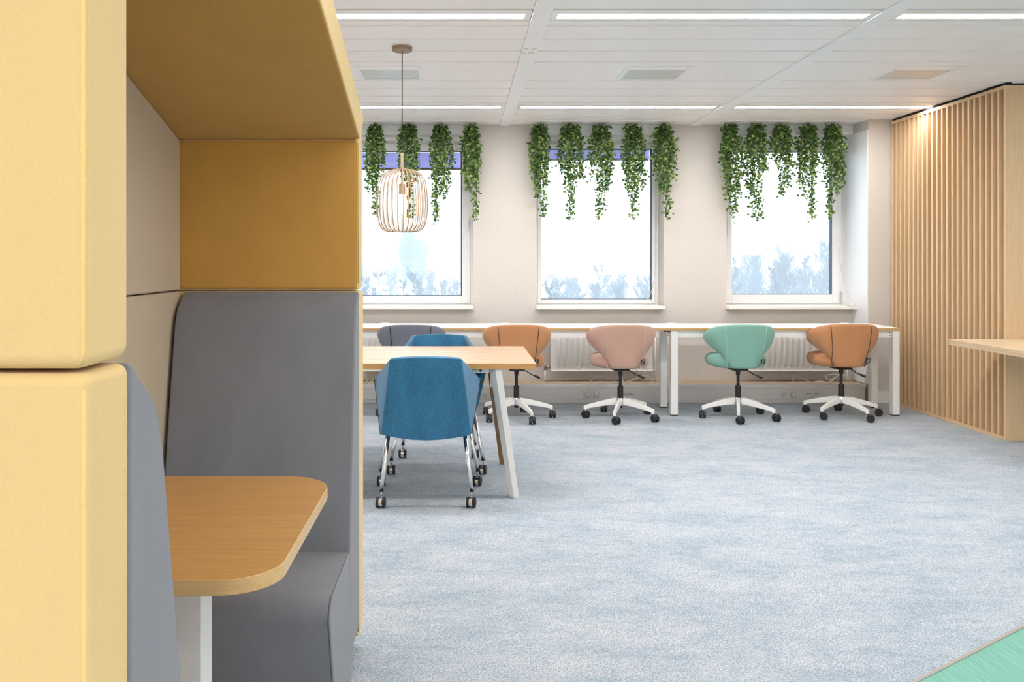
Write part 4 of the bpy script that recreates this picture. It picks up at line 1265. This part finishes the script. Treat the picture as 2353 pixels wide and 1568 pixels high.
def tree(pxc, pytop, D, width_px, label, seed, mat='bark', slim=False, dens=1.0, into=None):
    rnd = random.Random(seed)
    top = E(pxc, pytop, D); X = top.x; H = top.z + 10
    wpx = width_px * D / FPX / 2
    trunk, br = (into, into) if into is not None else (MB(), MB())
    thin = .012 + D * .00018
    def branch(p, d, ln, r, lev):
        n = 4 if lev < 2 else 2; pts = [p]; dd = d.copy()
        for i in range(n):
            dd = (dd + Vector((rnd.gauss(0, .09), rnd.gauss(0, .09), .05 if lev else 0))).normalized()
            pts.append(pts[-1] + dd * ln / n)
        rs = [max(thin * .5, r * (1 - .75 * i / n)) for i in range(n + 1)]
        (br if lev else trunk).tube(pts, rs, 3 if lev else 6)
        if lev >= 3: return
        k = int((36, 8, 6)[lev] * (dens if lev == 0 else 1))
        for j in range(k):
            u = rnd.uniform(.42 if lev == 0 else .15, 1.0)
            i = min(n - 1, int(u * n)); q = pts[i].lerp(pts[i + 1], u * n - i)
            a = rnd.uniform(0, 2 * PI)
            if slim:
                el = rnd.uniform(1.15, 1.4)
            else:
                el = rnd.uniform(.45, 1.1)
            if lev == 0:
                nd = Vector((math.cos(a) * math.cos(el), math.sin(a) * math.cos(el), math.sin(el)))
                l2 = (wpx / math.cos(el)) * rnd.uniform(.55, .9) * (1.15 - .75 * u) / .8
                l2 = min(l2, (top.z - q.z) / math.sin(el) * rnd.uniform(.7, .95) + .2) if slim else min(l2, max(.6, (top.z - q.z) / math.sin(el)) * 1.0)
            else:
                o_ = Vector((math.cos(a), math.sin(a), .35 if not slim else 1.2))
                nd = (dd * .75 + o_ * .6).normalized()
                l2 = ln * rnd.uniform(.32, .55)
            branch(q, nd, l2, max(thin, r * .26), lev + 1)
    branch(Vector((X, D, -10)), Vector((0, 0, 1)), H * .97, max(thin * 3, H * .009), 0)
    if into is not None: return
    t = thing('bare_tree', label, 'tree', (X, D, -10), 0, 'bare winter trees outside the windows')
    trunk.build('trunk', M[mat], t)
    br.build('branches', M[mat], t)
TREES = [
 (935, 545, 120, 62, 'tall slim bare poplar beyond the left window', 'bark', True, 1.5),
 (975, 560, 130, 58, 'broader bare poplar just right of the tall slim poplar', 'bark', True, 1.5),
 (1041, 580, 170, 62, 'faint bare tree beside the white house beyond the left window', 'bark', False, .9),
 (888, 606, 130, 56, 'low bare tree left of the poplars', 'bark', False, 1.0),
 (846, 612, 120, 60, 'low bare tree next to the booth edge, beyond the left window', 'bark', False, 1.0),
 (1274, 634, 90, 62, 'low bare tree at the left of the middle window view', 'bark', False, 1.1),
 (1322, 640, 95, 62, 'low bare tree left of the thin tall tree', 'bark', False, 1.0),
 (1381, 612, 80, 50, 'thin tall bare tree in the middle window view', 'bark', False, 1.0),
 (1428, 638, 90, 66, 'low bare tree right of the thin tall tree', 'bark', False, 1.1),
 (1474, 640, 85, 62, 'low bare tree at the right of the middle window view', 'autumn', False, 1.1),
 (1702, 592, 95, 84, 'wide bare tree at the left of the right window view', 'autumn', False, 1.9),
 (1737, 594, 85, 40, 'narrow dark tree in the right window view', 'bark', True, 1.6),
 (1772, 590, 78, 84, 'bushy bare tree left of the young birch', 'autumn', False, 1.9),
 (1797, 568, 105, 56, 'young slim birch in the right window view', 'bark', False, 1.4),
 (1836, 578, 112, 80, 'bushy bare tree right of the young birch', 'autumn', False, 1.9),
 (1872, 548, 80, 92, 'tallest bare tree, at the right of the right window view', 'autumn', False, 1.9),
 (1912, 596, 85, 70, 'bare tree cut off by the right window frame', 'autumn', False, 1.5),
]
rt = random.Random(3)
for (x0, x1, t0, t1, nn, lab, mat) in ((842, 1056, 622, 656, 9, 'low thicket of bare trees beyond the left window', 'bark'), (1250, 1496, 634, 662, 12, 'low thicket of bare trees beyond the middle window', 'bark'), (1686, 1910, 590, 640, 9, 'low thicket of bare trees beyond the right window', 'autumn')):
    tm = MB()
    for k in range(nn):
        tree(x0 + (x1 - x0) * (k + rt.uniform(.2, .8)) / nn, rt.uniform(t0, t1), rt.uniform(60, 76) + 12 * (k % 3), rt.uniform(50, 80), '', 900 + k + nn * 31, mat, False, .85, tm)
    th = tm.build('thicket', M[mat])
    th['kind'] = 'stuff'; th['label'] = lab; th['category'] = 'thicket'
for i, (c, ty_, D, w, lab, mat, sl, dn) in enumerate(TREES):
    tree(c, ty_, D, w, lab, 500 + i, mat, sl, dn)
def building(name, label, x0, x1, ytop, ybot, D, mat, depth=12, wins=(), roof=None, cat='building'):
    a, b = E(x0, ybot, D), E(x1, ytop, D)
    t = thing(name, label, cat, ((a.x + b.x) / 2, D, -10))
    MB().box(a.x, b.x, D, D + depth, -10, b.z).build('wall', mat, t)
    if roof:
        MB().prism([(a.x - .3, b.z), (b.x + .3, b.z), ((a.x + b.x) / 2, E(x0, roof, D).z)], 'Y', D - .2, D + depth + .2).build('roof', M['steelgrey'], t)
    for (u0, u1, v0, v1) in wins:
        p, q = E(u0, v1, D), E(u1, v0, D)
        MB().box(p.x, q.x, D - .12, D - .01, p.z, q.z).build('window', M['steelgrey'], t)
building('warehouse', 'long white flat-roofed warehouse beyond the middle window', 1236, 1500, 637, 652, 190, M['steelgrey'], 30, [(1300 + k * 26, 1314 + k * 26, 653, 660) for k in range(7)])
wh = bpy.data.objects['warehouse']
a, b = E(1235, 651, 190), E(1501, 636, 190)
MB().box(a.x, b.x, 189.6, 189.95, a.z, b.z).build('parapet', M['housewall'], wh, label='white parapet band')
building('factory', 'hazy grey factory block behind the white warehouse', 1348, 1406, 606, 640, 330, M['steelgrey'], 30)
building('tower_block', 'very faint pale tower block far behind the warehouse', 1456, 1480, 512, 640, 420, M['housewall'], 20)
building('house', 'white gabled house beyond the left window, right of the poplars', 1004, 1032, 637, 666, 150, M['housewall'], 10, [(1007, 1011, 641, 649), (1013, 1017, 641, 649), (1022, 1027, 640, 650)], roof=626)
building('house', 'small white gabled house left of the poplars', 895, 917, 645, 668, 150, M['housewall'], 8, [(900, 904, 652, 660)], roof=634)
building('shed', 'long low white shed at the right of the left window view', 1030, 1066, 668, 682, 130, M['housewall'], 10, [(1036, 1042, 671, 676), (1050, 1056, 671, 676)])
# lattice mast
mA, mB_ = E(1272, 640, 400), E(1294, 640, 400); mT = E(1283, 498, 400)
ms = thing('lattice_mast', 'faint lattice transmission mast beyond the middle window', 'mast', (mT.x, 400, -10))
lat = MB()
for sx in (-1, 1):
    for sy in (-1, 1):
        lat.tube([(mT.x + sx * 2.6, 400 + sy * 2.6, -10), (mT.x + sx * .4, 400 + sy * .4, mT.z)], .22, 4)
for k in range(12):
    u, u2 = k / 12, (k + 1) / 12
    w, w2 = 2.6 + (.4 - 2.6) * u, 2.6 + (.4 - 2.6) * u2
    z, z2 = -10 + (mT.z + 10) * u, -10 + (mT.z + 10) * u2
    lat.tube([(mT.x - w, 397.4, z), (mT.x + w2, 397.4, z2)], .14, 4); lat.tube([(mT.x + w, 397.4, z), (mT.x - w2, 397.4, z2)], .14, 4)
lat.build('lattice', M['steelgrey'], ms)
# signboard by the car park
sb = thing('signboard', 'white signboard with grey lines and a blue panel, low in the left window', 'sign', (E(878, 680, 60).x, 60, -10))
a, b = E(864, 679.5, 60), E(892, 656, 60)
MB().box(a.x, b.x, 60, 60.15, a.z - .6, b.z).build('board', M['housewall'], sb)
MB().box(a.x + .1, a.x + .16, 60.02, 60.12, -10, a.z - .6).box(b.x - .16, b.x - .1, 60.02, 60.12, -10, a.z - .6).build('post', M['steelgrey'], sb)
def sgn(x0, x1, y0, y1, mat, nm, dy=.01):
    p, q = E(x0, y1, 60), E(x1, y0, 60)
    MB().box(p.x, q.x, 60 - dy, 60 - .001, p.z, q.z).build(nm, mat, sb)
sgn(878.5, 891.8, 665, 669.8, plain('sign_blue', (.06, .13, .28), .6), 'blue_panel')
sgn(878.5, 891.8, 671, 672.6, plain('sign_violet', (.16, .16, .34), .6), 'violet_line')
sgn(864.2, 877.6, 673, 679.4, plain('sign_cyan', (.10, .32, .50), .6), 'cyan_panel')
sgn(866, 876.8, 676, 677.6, M['housewall'], 'white_lettering', .02)
sgn(866, 876.5, 668, 669, M['trunk'], 'grey_lettering', .012)
sgn(867, 890, 660, 661.2, M['trunk'], 'grey_lettering', .012)
sgn(866, 890, 663.2, 663.9, M['trunk'], 'grey_line', .012)
p = E(885, 667.3, 60)
MB().lathe([(.05, 59.975), (.05, 59.988)], p.x, 0, 16, axis='Y', cz=p.z).build('white_dot', M['housewall'], sb)
# pillar and street lamps
pp = E(975.5, 641, 100)
pi_ = thing('white_pillar', 'slim white pillar standing in front of the poplars', 'pillar', (pp.x, 100, -10))
MB().box(pp.x - .09, pp.x + .09, 100, 100.18, -10, pp.z).build('shaft', M['housewall'], pi_)
MB().box(pp.x - .12, pp.x + .12, 99.97, 100.21, pp.z, pp.z + .08).build('cap', M['steelgrey'], pi_)
for (x, y, lab) in ((874.5, 603, 'double-headed street lamp left of the poplars'), (837, 612, 'street lamp next to the booth edge, beyond the left window')):
    p = E(x, y, 110)
    s = thing('street_lamp', lab, 'street lamp', (p.x, 110, -10))
    MB().tube([(p.x, 110, -10), (p.x, 110, p.z)], [.09, .05], 8).build('pole', M['housewall'], s)
    for sg in (-1, 1):
        MB().box(p.x + sg * .03, p.x + sg * .26, 109.9, 110.1, p.z, p.z + .06).build('lamp_head', M['steelgrey'], s)
